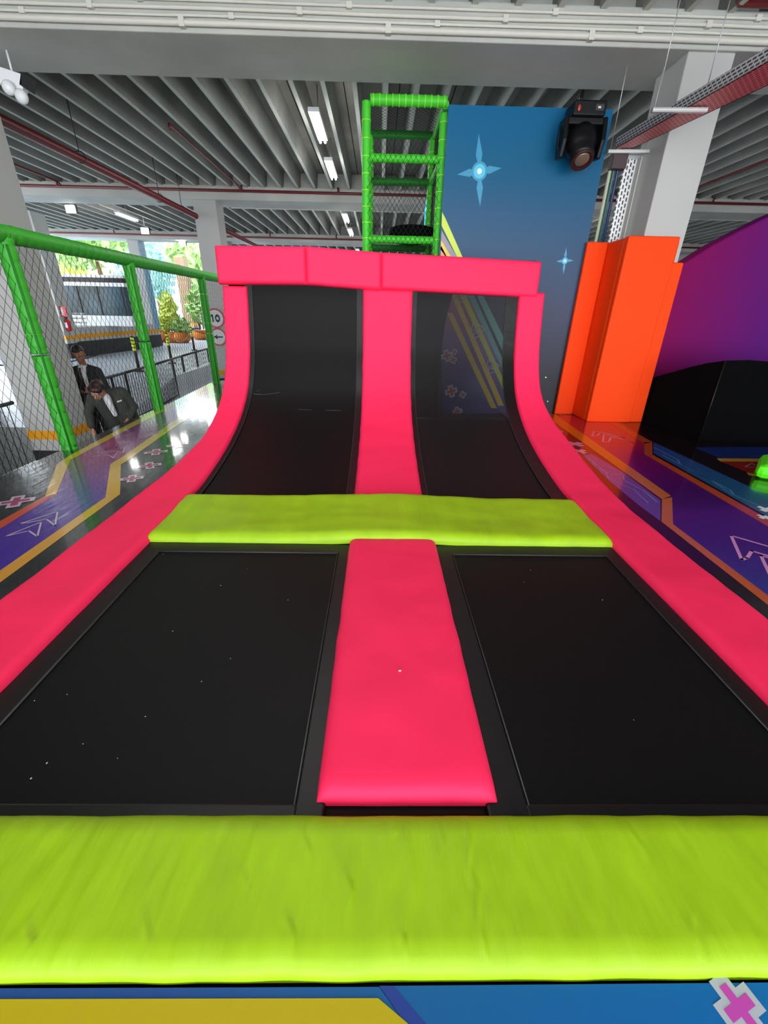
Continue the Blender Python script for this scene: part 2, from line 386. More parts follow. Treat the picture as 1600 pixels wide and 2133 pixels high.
for px, py, lb in ((147, 437, 'nearest'), (302, 482, 'middle'), (380, 507, 'farthest')):
    p = PZ(px, py, 4.2)
    t = thing('floodlight', 'glaring white floodlight, %s of the three over the driveway' % lb, 'lamp', p)
    m = MB(); m.obox(p+Vector((0, .05, .03)), (.17, 0, 0), (0, .04, 0), (0, 0, .12)); m.build('housing', BLACKM, t)
    m = MB(); m.obox(p+Vector((0, 0, .02)), (.14, 0, 0), (0, .012, 0), (0, 0, .10)); m.build('lens', LAMPF, t)
    m = MB(); m.tube([p+Vector((0, .05, .1)), (p.x, p.y+.05, SL)], .012, 6); m.build('bracket', GALV, t)
# emergency light, upper left corner
p = Vector((-4.62, 6.9, 4.1))
p = PY(22, 178, 7.0)
t = thing('emergency_light', 'white twin head emergency light at the upper left under the near beam', 'lamp', p)
m = MB(); m.obox(p+Vector((-.08, .1, .1)), (.2, 0, -.05), (0, .05, 0), (.02, 0, .08)); m.build('housing', WHITEM, t, bevel=.01)
for dx, dz in ((-.03, -.02), (.1, -.1)):
    m = MB(); m.ball(p+Vector((dx, 0, dz)), .075, .06, .075, 0, 14, 8); m.build('lamp_head', WHITEM, t)
m = MB(); m.obox(p+Vector((.16, .1, .06)), (.05, 0, -.03), (0, .05, 0), (.03, 0, .06)); m.build('bracket', BLACKM, t)
m = MB(); m.tube([p+Vector((0, .1, .15)), (p.x, p.y+.1, 4.3)], .012, 6); m.build('stem', WHITEM, t)

# ------------------------------------------------------------------ play platform and its printed covers
m = MB(); m.box(-3.60, 9.0, -3, 10.0, FLOOR, -.03); o = m.build('play_platform', BLACKV)
tag(o, 'big black platform that carries the trampolines and the printed side covers', 'platform')

film_bump = dict(bump=.55, bscale=3.2, stretch=(2.6, .55, 1), rough=.16, coat=.7)
def pm(name, c, b='', **k):
    d = dict(rough=.2, coat=.6, coat_rough=.06); d.update(k)
    return mat(name, c, **d)
def film(name, c): return pm(name, c, bump=.5, bscale=3.0, stretch=(3.0, .8, 1), coat=1, rough=.22, coat_rough=.07)
FK = film('film_black', lin((44, 44, 46)))
FP = gradmat('film_violet', [(0, lin((62, 40, 150))), (.35, lin((90, 50, 150))), (.6, lin((150, 30, 110))), (1, lin((120, 60, 130)))], 'Y', 2.0, 6.0, rough=.22, coat=1, bump=.5, bscale=3, stretch=(3, .8, 1))
FY = gradmat('film_yellow', [(0, lin((210, 150, 60))), (.5, lin((220, 180, 40))), (1, lin((200, 190, 60)))], 'Y', 2, 6, rough=.22, coat=1, bump=.5, bscale=3, stretch=(3, .8, 1))
FO = film('film_redorange', lin((205, 80, 45)))
FW = film('film_pale', lin((205, 185, 200))); FPK = film('film_pinkcross', lin((170, 60, 110)))
FB = film('film_blueline', lin((60, 50, 150)))

def decal(mb, pts, z, m): mb.poly([(p[0], p[1], z) for p in pts], m)
def P2(l, z=.02): return [PZ(x, y, z) for x, y in l]
def ccw(pts):
    a = sum(pts[i][0]*pts[(i+1) % len(pts)][1]-pts[(i+1) % len(pts)][0]*pts[i][1] for i in range(len(pts)))
    return pts if a > 0 else pts[::-1]
def cross_pts(c, s, rot, k=.36):
    a = s; b = s*k; l = [(b, a), (-b, a), (-b, b), (-a, b), (-a, -b), (-b, -b), (-b, -a), (b, -a), (b, -b), (a, -b), (a, b), (b, b)]
    co, si = math.cos(rot), math.sin(rot)
    return [(c[0]+x*co-y*si, c[1]+x*si+y*co) for x, y in l]
def stroke(mb, pts, w, z, m, closed=True):
    n = len(pts)
    for i in range(n if closed else n-1):
        p, q = Vector(pts[i][:2]), Vector(pts[(i+1) % n][:2]); d = (q-p)
        if d.length < 1e-6: continue
        d.normalize(); nn = Vector((-d.y, d.x))*w/2; p = p-d*w/2; q = q+d*w/2
        mb.poly([(p.x-nn.x, p.y-nn.y, z), (q.x-nn.x, q.y-nn.y, z), (q.x+nn.x, q.y+nn.y, z), (p.x+nn.x, p.y+nn.y, z)], m)

# left cover
zl = .02
m = MB(); m.box(-3.58, -2.0, .3, 9.95, -.03, zl, 0)
def dl(mb, px, mi, dz=.0008, z=zl): decal(mb, ccw(P2(px, z)), z+dz, mi)
dl(m, [(147, 958), (275, 889), (340, 851), (420, 812), (453, 800), (453, 832), (375, 870), (256, 951), (230, 967), (220, 1036), (-80, 1245), (-80, 1150), (0, 1102), (117, 1030)], 1)
dl(m, [(119, 967), (147, 948), (275, 880), (275, 890), (147, 958)], 2, .0016)
dl(m, [(275, 880), (440, 797), (446, 803), (275, 890)], 2, .0016)
dl(m, [(119, 967), (147, 957), (117, 1030), (94, 1033)], 2, .0016)
dl(m, [(94, 1033), (117, 1030), (0, 1102), (-60, 1140), (-60, 1110), (0, 1086)], 3, .0016)
dl(m, [(230, 967), (256, 951), (375, 868), (450, 827), (455, 838), (375, 882), (262, 962), (252, 968)], 2, .0016)
dl(m, [(230, 967), (252, 967), (250, 1030), (220, 1036)], 2, .0016)
dl(m, [(220, 1036), (250, 1030), (0, 1214), (-80, 1272), (-80, 1240), (0, 1189)], 2, .0016)
for (px, py, s, rt) in ((33, 1045, .13, .5), (325, 942, .12, .4), (370, 927, .12, .6), (312, 970, .11, .5), (275, 997, .10, .4)):
    c = PZ(px, py, zl); decal(m, cross_pts(c, s, rt), zl+.0024, 4); decal(m, cross_pts(c, s*.72, rt, .26), zl+.0032, 5)
for tri in ([(120, 1066), (115, 1095), (97, 1082), (40, 1092)], [(86, 1088), (78, 1118), (60, 1106), (10, 1118)], [(248, 938), (236, 954), (226, 948), (187, 953)], [(262, 930), (255, 945), (246, 938), (205, 945)], [(340, 895), (330, 903), (322, 900), (300, 910)], [(330, 902), (318, 908), (312, 906), (292, 915)]):
    stroke(m, P2(tri, zl), .012, zl+.0024, 4)
o = m.build('printed_cover', [FK, FP, FY, FO, FW, FPK]); tag(o, 'glossy film covered platform skirt with violet and yellow print, left of the pink rail', 'platform cover')

# right cover
zr = .0
RK = pm('print_black', lin((26, 14, 22))); RO = gradmat('print_orange', [(0, lin((190, 85, 40))), (.5, lin((195, 110, 40))), (1, lin((225, 130, 30)))], 'Y', 2, 6, rough=.2)
RO2 = pm('print_burnt_orange', lin((185, 75, 38)))
RV = gradmat('print_violet', [(0, lin((45, 55, 150))), (.25, lin((50, 30, 110))), (.55, lin((75, 15, 100))), (.85, lin((130, 10, 95))), (1, lin((190, 30, 60)))], 'Y', 1.8, 5.4, rough=.2)
RB_ = gradmat('print_blue', [(0, lin((30, 120, 120))), (.3, lin((28, 90, 130))), (1, lin((45, 70, 150)))], 'Y', 3.0, 5.2, rough=.2)
RL = pm('print_lineblue', lin((95, 140, 190))); RW = pm('print_pink_line', lin((215, 150, 195))); RC = pm('print_blueviolet', lin((85, 70, 150))); RR = pm('print_red', lin((150, 30, 20))); RYW = pm('print_yellow', lin((205, 165, 50)))
RNB = pm('print_navy', lin((25, 50, 125)))
m = MB(); m.box(2.08, 8.9, .3, 7.45, -.03, zr, 0)
def dr(px, mi, dz=.0008): decal(m, ccw(P2(px, zr)), zr+dz, mi)
dr([(1150, 864), (1240, 868), (1288, 877), (1350, 925), (1350, 947), (1600, 1090), (1900, 1257), (1900, 1470), (1600, 1250), (1392, 1090), (1392, 1036)], 1)
dr([(1129, 861), (1155, 862), (1398, 1033), (1379, 1040)], 2, .0016)
dr([(1379, 1040), (1400, 1036), (1402, 1092), (1378, 1087)], 2, .0016)
dr([(1378, 1087), (1402, 1092), (1600, 1241), (1900, 1467), (1900, 1490), (1600, 1261)], 2, .0016)
dr([(1255, 872), (1272, 872), (1359, 921), (1342, 924)], 3, .0016)
dr([(1342, 921), (1359, 921), (1359, 947), (1342, 946)], 3, .0016)
dr([(1342, 946), (1359, 947), (1600, 1081), (1900, 1250), (1900, 1270), (1600, 1097)], 3, .0016)
dr([(1361, 921), (1390, 934), (1600, 1032), (1900, 1172), (1900, 1245), (1600, 1077), (1361, 944)], 4, .0012)
stroke(m, P2([(1362, 932), (1412, 958), (1418, 968), (1470, 995), (1520, 1020), (1530, 1032), (1600, 1062)], zr), .014, zr+.002, 5, False)
stroke(m, P2([(1380, 948), (1440, 980), (1480, 1000), (1525, 1030)], zr), .012, zr+.002, 5, False)
dr([(1232, 945), (1300, 985), (1376, 1042), (1376, 1086), (1330, 1052), (1270, 1002), (1215, 950)], 7)
stroke(m, P2([(1215, 945), (1245, 972), (1268, 988), (1298, 990), (1300, 1000), (1340, 1022), (1368, 1045)], zr), .014, zr+.002, 5, False)
stroke(m, P2([(1262, 985), (1268, 998), (1320, 1020), (1350, 1048)], zr), .010, zr+.002, 5, False)
# triangle marks
stroke(m, P2([(1523, 1116), (1545, 1166), (1556, 1163), (1566, 1148), (1640, 1170), (1640, 1150)], zr), .022, zr+.002, 6)
stroke(m, P2([(1585, 1158), (1612, 1215), (1650, 1190), (1640, 1172)], zr), .022, zr+.002, 6)
stroke(m, P2([(1238, 897), (1233, 910), (1243, 909), (1250, 902), (1300, 912)], zr), .022, zr+.002, 6)
stroke(m, P2([(1258, 905), (1256, 922), (1268, 921), (1274, 908), (1318, 922)], zr), .022, zr+.002, 6)
stroke(m, P2([(1170, 858), (1166, 866), (1176, 864), (1182, 860), (1200, 864)], zr), .02, zr+.002, 6)
for px, py, s in ((1137, 877, .06), (1164, 899, .07), (1163, 912, .07), (1197, 925, .12), (1206, 940, .10)):
    decal(m, cross_pts(PZ(px, py, zr), s, .5), zr+.0024, 6)
c = PZ(1598, 1062, zr); decal(m, cross_pts(c, .07, .4), zr+.0024, 11); c = PZ(1592, 1078, zr); decal(m, cross_pts(c, .05, .4), zr+.003, 11)
# second print field behind the black strip
dr([(1445, 932), (1700, 930), (1700, 958), (1505, 958)], 10, .0016)
dr([(1493, 955), (1700, 957), (1700, 964), (1500, 961)], 9, .002)
dr([(1500, 961), (1700, 964), (1700, 1000), (1560, 985)], 8, .0016)
dr([(1555, 984), (1580, 989), (1590, 994), (1560, 990)], 9, .002)
stroke(m, P2([(1552, 973), (1567, 965), (1572, 970), (1590, 968), (1600, 975)], zr), .012, zr+.003, 6)
o = m.build('printed_cover', [RK, RV, RO, RO2, RB_, RL, RW, RC, RR, RYW, RNB, WHITEM]); tag(o, 'glossy printed platform cover with violet field and orange lines, right of the pink rail', 'platform cover')

# front cover
FBL = gradmat('print_front_blue', [(0, lin((32, 72, 140))), (.5, lin((14, 92, 152))), (1, lin((8, 100, 168)))], 'X', -.5, .9, rough=.35, coat=.2)
FYL = pm('print_front_yellow', lin((182, 162, 10)), rough=.4, coat=.2); FDB = pm('print_front_navy', lin((35, 60, 140)), rough=.4, coat=.2)
FGR = pm('print_grey', lin((175, 180, 190)), rough=.4, coat=.2); FMG = pm('print_magenta', lin((190, 70, 170)), rough=.4, coat=.2)
m = MB(); m.box(-2.1, 2.2, -2.5, .40, -.03, zr+.01, 0)
z = zr+.01
decal(m, ccw(P2([(-800, 2062), (790, 2056), (905, 2220), (-800, 2220)], z)), z+.0008, 1)
decal(m, ccw(P2([(-800, 2090), (0, 2082), (788, 2080), (850, 2133), (960, 2230), (-800, 2230)], z)), z+.0024, 2)
decal(m, ccw(P2([(790, 2054), (820, 2054), (960, 2220), (905, 2220)], z)), z+.0016, 3)
decal(m, ccw(P2([(820, 2054), (2400, 2040), (2400, 2230), (960, 2230)], z)), z+.0012, 1)
c = PZ(1540, 2100, z)
decal(m, cross_pts(c, .056, .35, .46), z+.0024, 4); decal(m, cross_pts(c, .040, .35, .28), z+.0034, 5)
o = m.build('printed_cover', [BLACKV, FBL, FYL, FDB, FGR, FMG]); tag(o, 'blue and yellow printed platform strip below the near lime cushion', 'platform cover')

# ------------------------------------------------------------------ cushions
def edge_e(d, r): 
    t = min(max(d/r, 0), 1); return math.sqrt(max(0, 1-(1-t)**2))
def catmull(pts, n):
    out = []
    P = [Vector(p) for p in pts]; P = [P[0]*2-P[1]]+P+[P[-1]*2-P[-2]]
    for i in range(1, len(P)-2):
        for k in range(n):
            t = k/n; a, b, c, d = P[i-1], P[i], P[i+1], P[i+2]
            out.append(.5*((2*b)+(-a+c)*t+(2*a-5*b+4*c-d)*t*t+(-a+3*b-3*c+d)*t**3))
    out.append(P[-2]); return out
def pad(name, path, x0, x1, T, mt, rnd=.05, wr=.003, bulge=0.0, seed=0, nx=26, parent=None, base=.25, xshift=None, rows=None, sag=None, wfreq=(4, 4), xmap=None, creases=()):
    """cushion swept along a (y,z) path, x0..x1 wide, T thick"""
    P = [Vector((0, p[0], p[1])) for p in path]
    # arc length
    L = [0]
    for i in range(1, len(P)): L.append(L[-1]+(P[i]-P[i-1]).length)
    tot = L[-1]
    def at(s):
        s = min(max(s, 0), tot)
        for i in range(1, len(P)):
            if s <= L[i]+1e-9:
                t = (s-L[i-1])/max(L[i]-L[i-1], 1e-9); return P[i-1].lerp(P[i], t)
        return P[-1]
    def nor(s):
        d = at(s+.05)-at(s-.05); d.normalize(); return Vector((0, -d.z, d.y))
    rows = rows or max(10, int(tot/.045))
    ss = [0, .004, .012, .022, .034, rnd]+[rnd+(tot-2*rnd)*i/rows for i in range(1, rows)]+[tot-rnd, tot-.034, tot-.022, tot-.012, tot-.004, tot]
    W = x1-x0
    us = [0, .004, .012, .022, .034, rnd]+[rnd+(W-2*rnd)*i/nx for i in range(1, nx)]+[W-rnd, W-.034, W-.022, W-.012, W-.004, W]
    mb = MB(); nu = len(us)
    top = []
    for s in ss:
        n = nor(s); p = at(s); row = []
        for u in us:
            e = edge_e(min(u, W-u), rnd)*edge_e(min(s, tot-s), rnd)
            q = Vector((u*wfreq[0], s*wfreq[1], seed*7.3))
            w = wr*(noise.noise(q)+.5*noise.noise(q*2.3)+.3*noise.noise(q*5.1))
            bl = bulge*math.sin(math.pi*u/W)*math.sin(math.pi*s/tot)
            cr = 0
            for (ua, sa, ub, sb, am, sg) in creases:
                if min(sa, sb)-.02 < s < max(sa, sb)+.02:
                    tt = (s-sa)/(sb-sa); du_ = u-(ua+(ub-ua)*tt+.006*math.sin(tt*7+am*900)); fade = max(0, math.sin(math.pi*min(max(tt*.9+.05, 0), 1)))
                    if abs(du_) < 5*sg: cr += am*fade*(math.exp(-(du_/sg)**2)-.6*math.exp(-((du_-sg*1.7)/sg)**2))
            h = T*(base+(1-base)*e)+(w+bl+cr)*e
            ex = .004*noise.noise(Vector((s*6, 3+seed, 0)))*(1 if u < W/2 else -1)
            xs = xshift(s/tot) if xshift else 0
            es = .003*noise.noise(Vector((u*7, 9+seed, s)))
            dz = sag(u/W) if sag else 0
            xx_ = xmap(u/W, p.y) if xmap else x0+u
            v = Vector((xx_+ex+xs, p.y, p.z+dz))+n*h+Vector((0, es, 0))
            row.append(len(mb.v)); mb.v.append(tuple(v))
        top.append(row)
    for i in range(len(ss)-1):
        for j in range(nu-1):
            mb.face((top[i][j], top[i][j+1], top[i+1][j+1], top[i+1][j]), 0, True)
    # sides and underside
    rim = [(0, j) for j in range(nu)]+[(i, nu-1) for i in range(1, len(ss))]+[(len(ss)-1, j) for j in range(nu-2, -1, -1)]+[(i, 0) for i in range(len(ss)-2, 0, -1)]
    bot = []
    for i, j in rim:
        s, u = ss[i], us[j]; n = nor(s); v = Vector(mb.v[top[i][j]])-n*(T*base)
        # pull the lower rim in slightly
        bot.append(len(mb.v)); mb.v.append(tuple(v))
    for k in range(len(rim)):
        k2 = (k+1) % len(rim); a, b = top[rim[k][0]][rim[k][1]], top[rim[k2][0]][rim[k2][1]]
        mb.face((a, bot[k], bot[k2], b), 0, True)
    # underside strips between the left and right rims
    lefts = [mb.v[top[i][0]] for i in range(len(ss))]
    bi = {rim[k]: bot[k] for k in range(len(rim))}
    for i in range(len(ss)-1):
        mb.face((bi[(i, 0)], bi[(i+1, 0)], bi[(i+1, nu-1)], bi[(i, nu-1)]), 0, True)
    return mb.build(name, mt, parent)

prof = catmull([(.30, 0), (2.6, 0), (3.3, .02), (3.85, .085), (4.4, .20), (4.88, .37), (5.24, .60), (5.48, .93), (5.60, 1.28), (5.70, 1.74)], 8)
prof = [(p.x, p.y) for p in [Vector((q.x, q.y, 0)) for q in [Vector((a.x, a.y, 0)) for a in [Vector((v[0], v[1], 0)) for v in prof]]]]
def profile(y0, y1=99, z1=99):
    l = [q for q in prof if y0 <= q[0] <= y1 and q[1] <= z1]
    return l
def pz_of(y):
    for i in range(1, len(prof)):
        if prof[i][0] >= y:
            t = (y-prof[i-1][0])/(prof[i][0]-prof[i-1][0]); return prof[i-1][1]*(1-t)+prof[i][1]*t
    return prof[-1][1]
railpath = [(.30, 0)]+[q for q in prof if q[0] > .32]
def sstep(v, a_, b__):
    t_ = min(max((v-a_)/(b__-a_), 0), 1); return t_*t_*(3-2*t_)
def left_map(u, y): xo = -2.05+.175*sstep(y, 2.9, 4.7); return xo+(-1.58-xo)*u
def right_map(u, y): xo = 2.12-.125*sstep(y, 4.2, 5.4); return 1.68+(xo-1.68)*u
o = pad('side_cushion', railpath, -2.05, -1.60, .065, PINK, seed=1, wr=.006, rows=110, xmap=left_map); tag(o, 'long pink side cushion curving up the ramp, left of the trampolines', 'cushion')
o = pad('side_cushion', railpath, 1.68, 2.12, .065, PINK, seed=2, wr=.006, rows=110, xmap=right_map); tag(o, 'long pink side cushion curving up the ramp, right of the trampolines', 'cushion')
o = pad('centre_cushion', [(.84, .0), (2.60, .0)], -.19, .42, .065, PINK, seed=3, wr=.004, bulge=.008, rnd=.055, rows=40); tag(o, 'flat pink centre cushion between the two floor trampolines', 'cushion')
cp = [(3.12, .005), (3.3, .02)]+[q for q in prof if q[0] > 3.32]
o = pad('centre_cushion', cp, -.20, .40, .06, PINK, seed=4, wr=.005, rows=60); tag(o, 'curved pink centre cushion climbing the ramp between the two ramp trampolines', 'cushion')
o = pad('cross_cushion', [(2.56, .0), (2.9, .0), (3.28, .02)], -1.62, 1.70, .075, LIME, seed=5, wr=.008, rnd=.06, nx=60, rows=20,
        sag=lambda u: .03*math.exp(-((u-.52)/.18)**2)); tag(o, 'lime cross cushion lying at the foot of the curved ramp', 'cushion')
o = pad('front_cushion', [(.43, .0), (.80, .0)], -2.0, 2.15, .05, LIME, seed=6, wr=.007, rnd=.06, nx=620, rows=26, wfreq=(9, 2.2),
        creases=[(PZ(a_, b_, .05).x+2.0, PZ(a_, b_, .05).y-.43, PZ(c_, d_, .05).x+2.0, PZ(c_, d_, .05).y-.43, am, sg) for a_, b_, c_, d_, am, sg in
                 ((968, 1708, 985, 1850, .006, .007), (980, 1810, 1016, 2005, .007, .008), (632, 1720, 642, 1792, .003, .006), (722, 1805, 734, 1885, .004, .006), (598, 1890, 610, 1975, .0035, .006), (836, 1930, 850, 2000, .004, .006),
                  (505, 1800, 508, 1850, .003, .006), (822, 1700, 826, 1740, .004, .006), (920, 1710, 922, 1780, .003, .006), (1305, 1705, 1345, 1790, .003, .009), (1600, 1705, 1596, 1760, .003, .008), (60, 1905, 68, 2010, .003, .009), (305, 1880, 306, 1990, .003, .008), (1440, 1900, 1455, 2000, .003, .009))]); tag(o, 'wide lime cushion across the near edge, closest to the camera', 'cushion')

def topbar(xa, xb, za, zb, z0, label, seed, y=5.735):
    path = [(y-.02, z0), (y-.0, z0+(za-z0)*.5), (y+.02, za)]
    W = xb-xa
    return tag(pad('top_cushion', path, xa, xb, .12, PINK, seed=seed, wr=.007, rnd=.045, base=.55, rows=14, nx=30, wfreq=(5, 5),
               sag=lambda u: (zb-za)*u), label, 'cushion')
topbar(-1.905, -.86, 2.145, 2.155, 1.755, 'leftmost pink cushion along the top of the ramp', 7)
topbar(-.865, .02, 2.16, 2.115, 1.765, 'middle pink cushion along the top of the ramp', 8)
topbar(.015, 1.90, 2.115, 2.06, 1.735, 'rightmost and longest pink cushion along the top of the ramp', 9)
m = MB(); m.box(-1.86, 1.86, 5.76, 6.25, 1.93, 2.085); tag(m.build('ramp_deck', BLACKV), 'black padded deck edge behind the pink top cushions', 'deck')

# ------------------------------------------------------------------ trampolines
m = MB(); m.box(-2.05, 2.12, .40, 3.3, -.03, -.012); tag(m.build('frame_cover', BLACKV), 'black vinyl cover lying under the floor trampolines and cushions', 'cover')
BLACKF = mat('black_fabric', (.003, .003, .0034), rough=.95, spec=.04, bump=.1, bscale=30)
SEAM = mat('seam_thread', lin((52, 52, 54)), rough=.6)
def flat_bed(x0, x1, label, side):
    t = thing('trampoline', label, 'trampoline', ((x0+x1)/2, 1.7, -.03))
    y0, y1 = .78, 2.58
    m = MB()
    nx, ny = 20, 24; xa, xb, ya, yb = x0+.13, x1-.09, y0+.05, y1-.13
    for j in range(ny+1):
        for i in range(nx+1):
            u, v = i/nx, j/ny
            m.v.append((xa+(xb-xa)*u, ya+(yb-ya)*v, .012-.02*math.sin(math.pi*u)*math.sin(math.pi*v)))
    for j in range(ny):
        for i in range(nx): m.face((j*(nx+1)+i, j*(nx+1)+i+1, (j+1)*(nx+1)+i+1, (j+1)*(nx+1)+i), 0, True)
    m.build('jump_mat', BEDM, t)
    for (a, b, c, d) in ((x0, xa+.01, y0, y1), (xb-.01, x1, y0, y1), (xa, xb, yb-.01, y1), (xa, xb, y0, ya+.01)):
        m = MB(); m.box(a, b, c, d, -.03, .018); m.build('edge_strip', BLACKV, t, bevel=.008)
    m = MB()
    for (p, q) in (((xa+.012, ya), (xa+.012, yb)), ((xb-.012, ya), (xb-.012, yb)), ((xa, yb-.012), (xb, yb-.012))):
        m.tube([(p[0], p[1], .019), (q[0], q[1], .019)], .003, 5)
    m.build('seam', SEAM, t)
flat_bed(-1.60, -.16, 'flat black floor trampoline, left of the flat pink centre cushion', -1)
flat_bed(.38, 1.68, 'flat black floor trampoline, right of the flat pink centre cushion', 1)

def seethru():
    m = mat('see_through_mesh', (.010, .010, .011), rough=.55, spec=.25, bump=.08, bscale=160)
    n = m.node_tree.nodes; l = m.node_tree.links; b = n['Principled BSDF']; out = n['Material Output']
    tr = n.new('ShaderNodeBsdfTransparent'); mx = n.new('ShaderNodeMixShader'); mx.inputs[0].default_value = .78
    l.new(tr.outputs[0], mx.inputs[1]); l.new(b.outputs[0], mx.inputs[2]); l.new(mx.outputs[0], out.inputs['Surface'])
    return m
MESH = seethru()
def sheet(path, x0, x1, off, nx=8):
    m = MB(); P = [Vector((0, a, b)) for a, b in path]
    for i, p in enumerate(P):
        d = (P[min(i+1, len(P)-1)]-P[max(i-1, 0)]).normalized(); n = Vector((0, -d.z, d.y)); q = p+n*off
        for k in range(nx+1): m.v.append((x0+(x1-x0)*k/nx, q.y, q.z))
    for i in range(len(P)-1):
        for k in range(nx): m.face((i*(nx+1)+k, i*(nx+1)+k+1, (i+1)*(nx+1)+k+1, (i+1)*(nx+1)+k), 0, True)
    return m
rp_ = [(3.18, .012)]+[q for q in prof if q[0] > 3.3]+[(5.715, 1.82)]
def ramp_bed(x0, x1, label, mt, wl_, wr_):
    t = thing('ramp_trampoline', label, 'trampoline', ((x0+x1)/2, 3.2, 0))
    sheet(rp_, x0+wl_, x1-wr_, .008).build('jump_mat', mt, t)
    sheet(rp_, x0, x0+wl_+.005, .018, 3).build('edge_strip', BLACKV, t)
    sheet(rp_, x1-wr_-.005, x1, .018, 3).build('edge_strip', BLACKV, t)
    for xx in (x0+wl_, x1-wr_):
        m = MB(); P = sheet(rp_, xx, xx, .02, 1).v[::2]; m.tube(P, .003, 5); m.build('seam', SEAM, t)
    return t
ramp_bed(-1.62, -.18, 'curved black ramp trampoline, left of the climbing pink centre cushion', BEDM, .09, .09)
def on_ramp(px, py):
    d = ray(px, py)
    for k in range(3000):
        t_ = 3+k*.002; p_ = Vector((0, 0, CAM_H))+d*t_
        if p_.y > 3.2 and p_.z <= pz_of(p_.y)+.012: return p_
    return p_
rb0 = [o_ for o_ in bpy.data.objects if o_.name.startswith('ramp_trampoline')][0]
SCUFF = mat('scuff_grey', lin((105, 105, 106)), rough=.6)
for (a_, b_, c_, d_, r_) in ((526, 820, 548, 822, .0022), (548, 822, 584, 817, .0016), (534, 815, 542, 811, .0014), (620, 852, 650, 854, .0012), (678, 854, 712, 855, .0014)):
    m = MB(); m.tube([on_ramp(a_, b_), on_ramp((a_+c_)/2, (b_+d_)/2+.6), on_ramp(c_, d_)], [r_*.5, r_, r_*.4], 4); q = m.build('scuff_mark', SCUFF, rb0); q['label'] = 'pale grey scuff'
tr2 = ramp_bed(.38, 1.70, 'curved see-through black ramp trampoline, right of the climbing pink centre cushion', MESH, .07, .16)
# black lining behind the left part of the right ramp, and all the lower part
m = MB()
edge = []
for ex_, ey_ in ((910, 870), (912, 840), (914, 800), (918, 740), (928, 670), (943, 612), (952, 585)):
    q_ = PY(ex_, ey_, 5.84); edge.append((q_.x, q_.z))
prev = None
for xx, zz in edge:
    m.v.append((.36, 5.78+.05, zz)); m.v.append((xx, 5.84, zz))
for i in range(len(edge)-1): m.face((2*i, 2*i+1, 2*i+3, 2*i+2))
m2 = MB(); m2.box(-1.85, .36, 5.83, 5.87, -.03, 1.93, 0); m2.v, m2.f, m2.m, m2.sm = m2.v, m2.f, m2.m, m2.sm
b = len(m.v); m.v += m2.v
for f_ in m2.f: m.face([b+i for i in f_])
lo = [(3.2, -.02)]+[q for q in prof if q[0] > 3.3 and q[1] < .41]
b = len(m.v)
for a_, c_ in lo:
    m.v.append((-1.86, a_+.0, c_-.03)); m.v.append((1.97, a_, c_-.03))
for i in range(len(lo)-1): m.face((b+2*i, b+2*i+1, b+2*i+3, b+2*i+2))
tag(m.build('ramp_backing', BLACKF), 'black cloth lining behind the curved ramp trampolines', 'backing')
# bits of white lint on the mats
LINT = mat('white_lint', lin((200, 200, 195)), rough=.8)
m = MB()
rnd = random.Random(3)
for (px, py) in ((140, 1447), (303, 1493), (173, 1550), (245, 1580), (515, 1185), (360, 1315), (460, 1220), (340, 1155), (1165, 1150), (1105, 1188), (1092, 1213), (1255, 1250), (1470, 1338), (1010, 1387), (98, 1590), (65, 1622), (480, 1372), (420, 1420), (905, 1190), (1320, 1500), (600, 1250), (72, 1460)):
    c = PZ(px, py, .013); s = .0010+.0012*rnd.random()
    m.obox(c+Vector((0, 0, .0015)), (s, 0, 0), (0, s*(.5+rnd.random()), 0), (0, 0, .001))
c = PZ(833, 1397, .074); m.obox(c, (.006, .001, 0), (0, .0025, 0), (0, 0, .002))
tag(m.build('lint_specks', LINT), 'scattered white lint specks on the black floor trampolines', 'lint', kind='stuff')

# ------------------------------------------------------------------ blue printed panel
PB = gradmat('panel_blue', [(0, lin((34, 30, 36))), (.17, lin((42, 42, 54))), (.42, lin((60, 68, 96))), (.66, lin((46, 86, 122))), (.84, lin((3, 92, 132))), (1, lin((3, 98, 144)))], 'Z', 0, 3.92, rough=.4, coat=0, spec=.25, bump=.04, bscale=3, noise_w=.12)
PS1 = mat('panel_star', lin((55, 150, 190)), rough=.35); PS2 = mat('panel_star_core', lin((90, 200, 230)), rough=.35); PS3 = mat('panel_star_white', lin((235, 250, 250)), rough=.35)
PYG = mat('panel_yellowgreen', lin((205, 225, 60)), rough=.35); PGY = mat('panel_grey', lin((150, 140, 150)), rough=.35); PYE = mat('panel_yellow', lin((235, 205, 70)), rough=.35); POR = mat('panel_salmon', lin((240, 150, 100)), rough=.35)
PTE = mat('panel_teal', lin((90, 190, 190)), rough=.35); PRE = mat('panel_rose', lin((200, 80, 110)), rough=.35); PPU = gradmat('panel_violet', [(0, lin((60, 60, 140))), (.5, lin((140, 90, 170))), (1, lin((210, 90, 120)))], 'Z', .4, 1.9, rough=.4, coat=.1)
PWH = mat('panel_white', lin((215, 215, 220)), rough=.4)
m = MB(); YP = 7.10
m.box(.86, 3.0, YP, YP+.10, -.028, 3.92, 0)
def dp(pts, mi, d=.0015): m.poly([(p[0], YP-d, p[1]) for p in pts], mi)
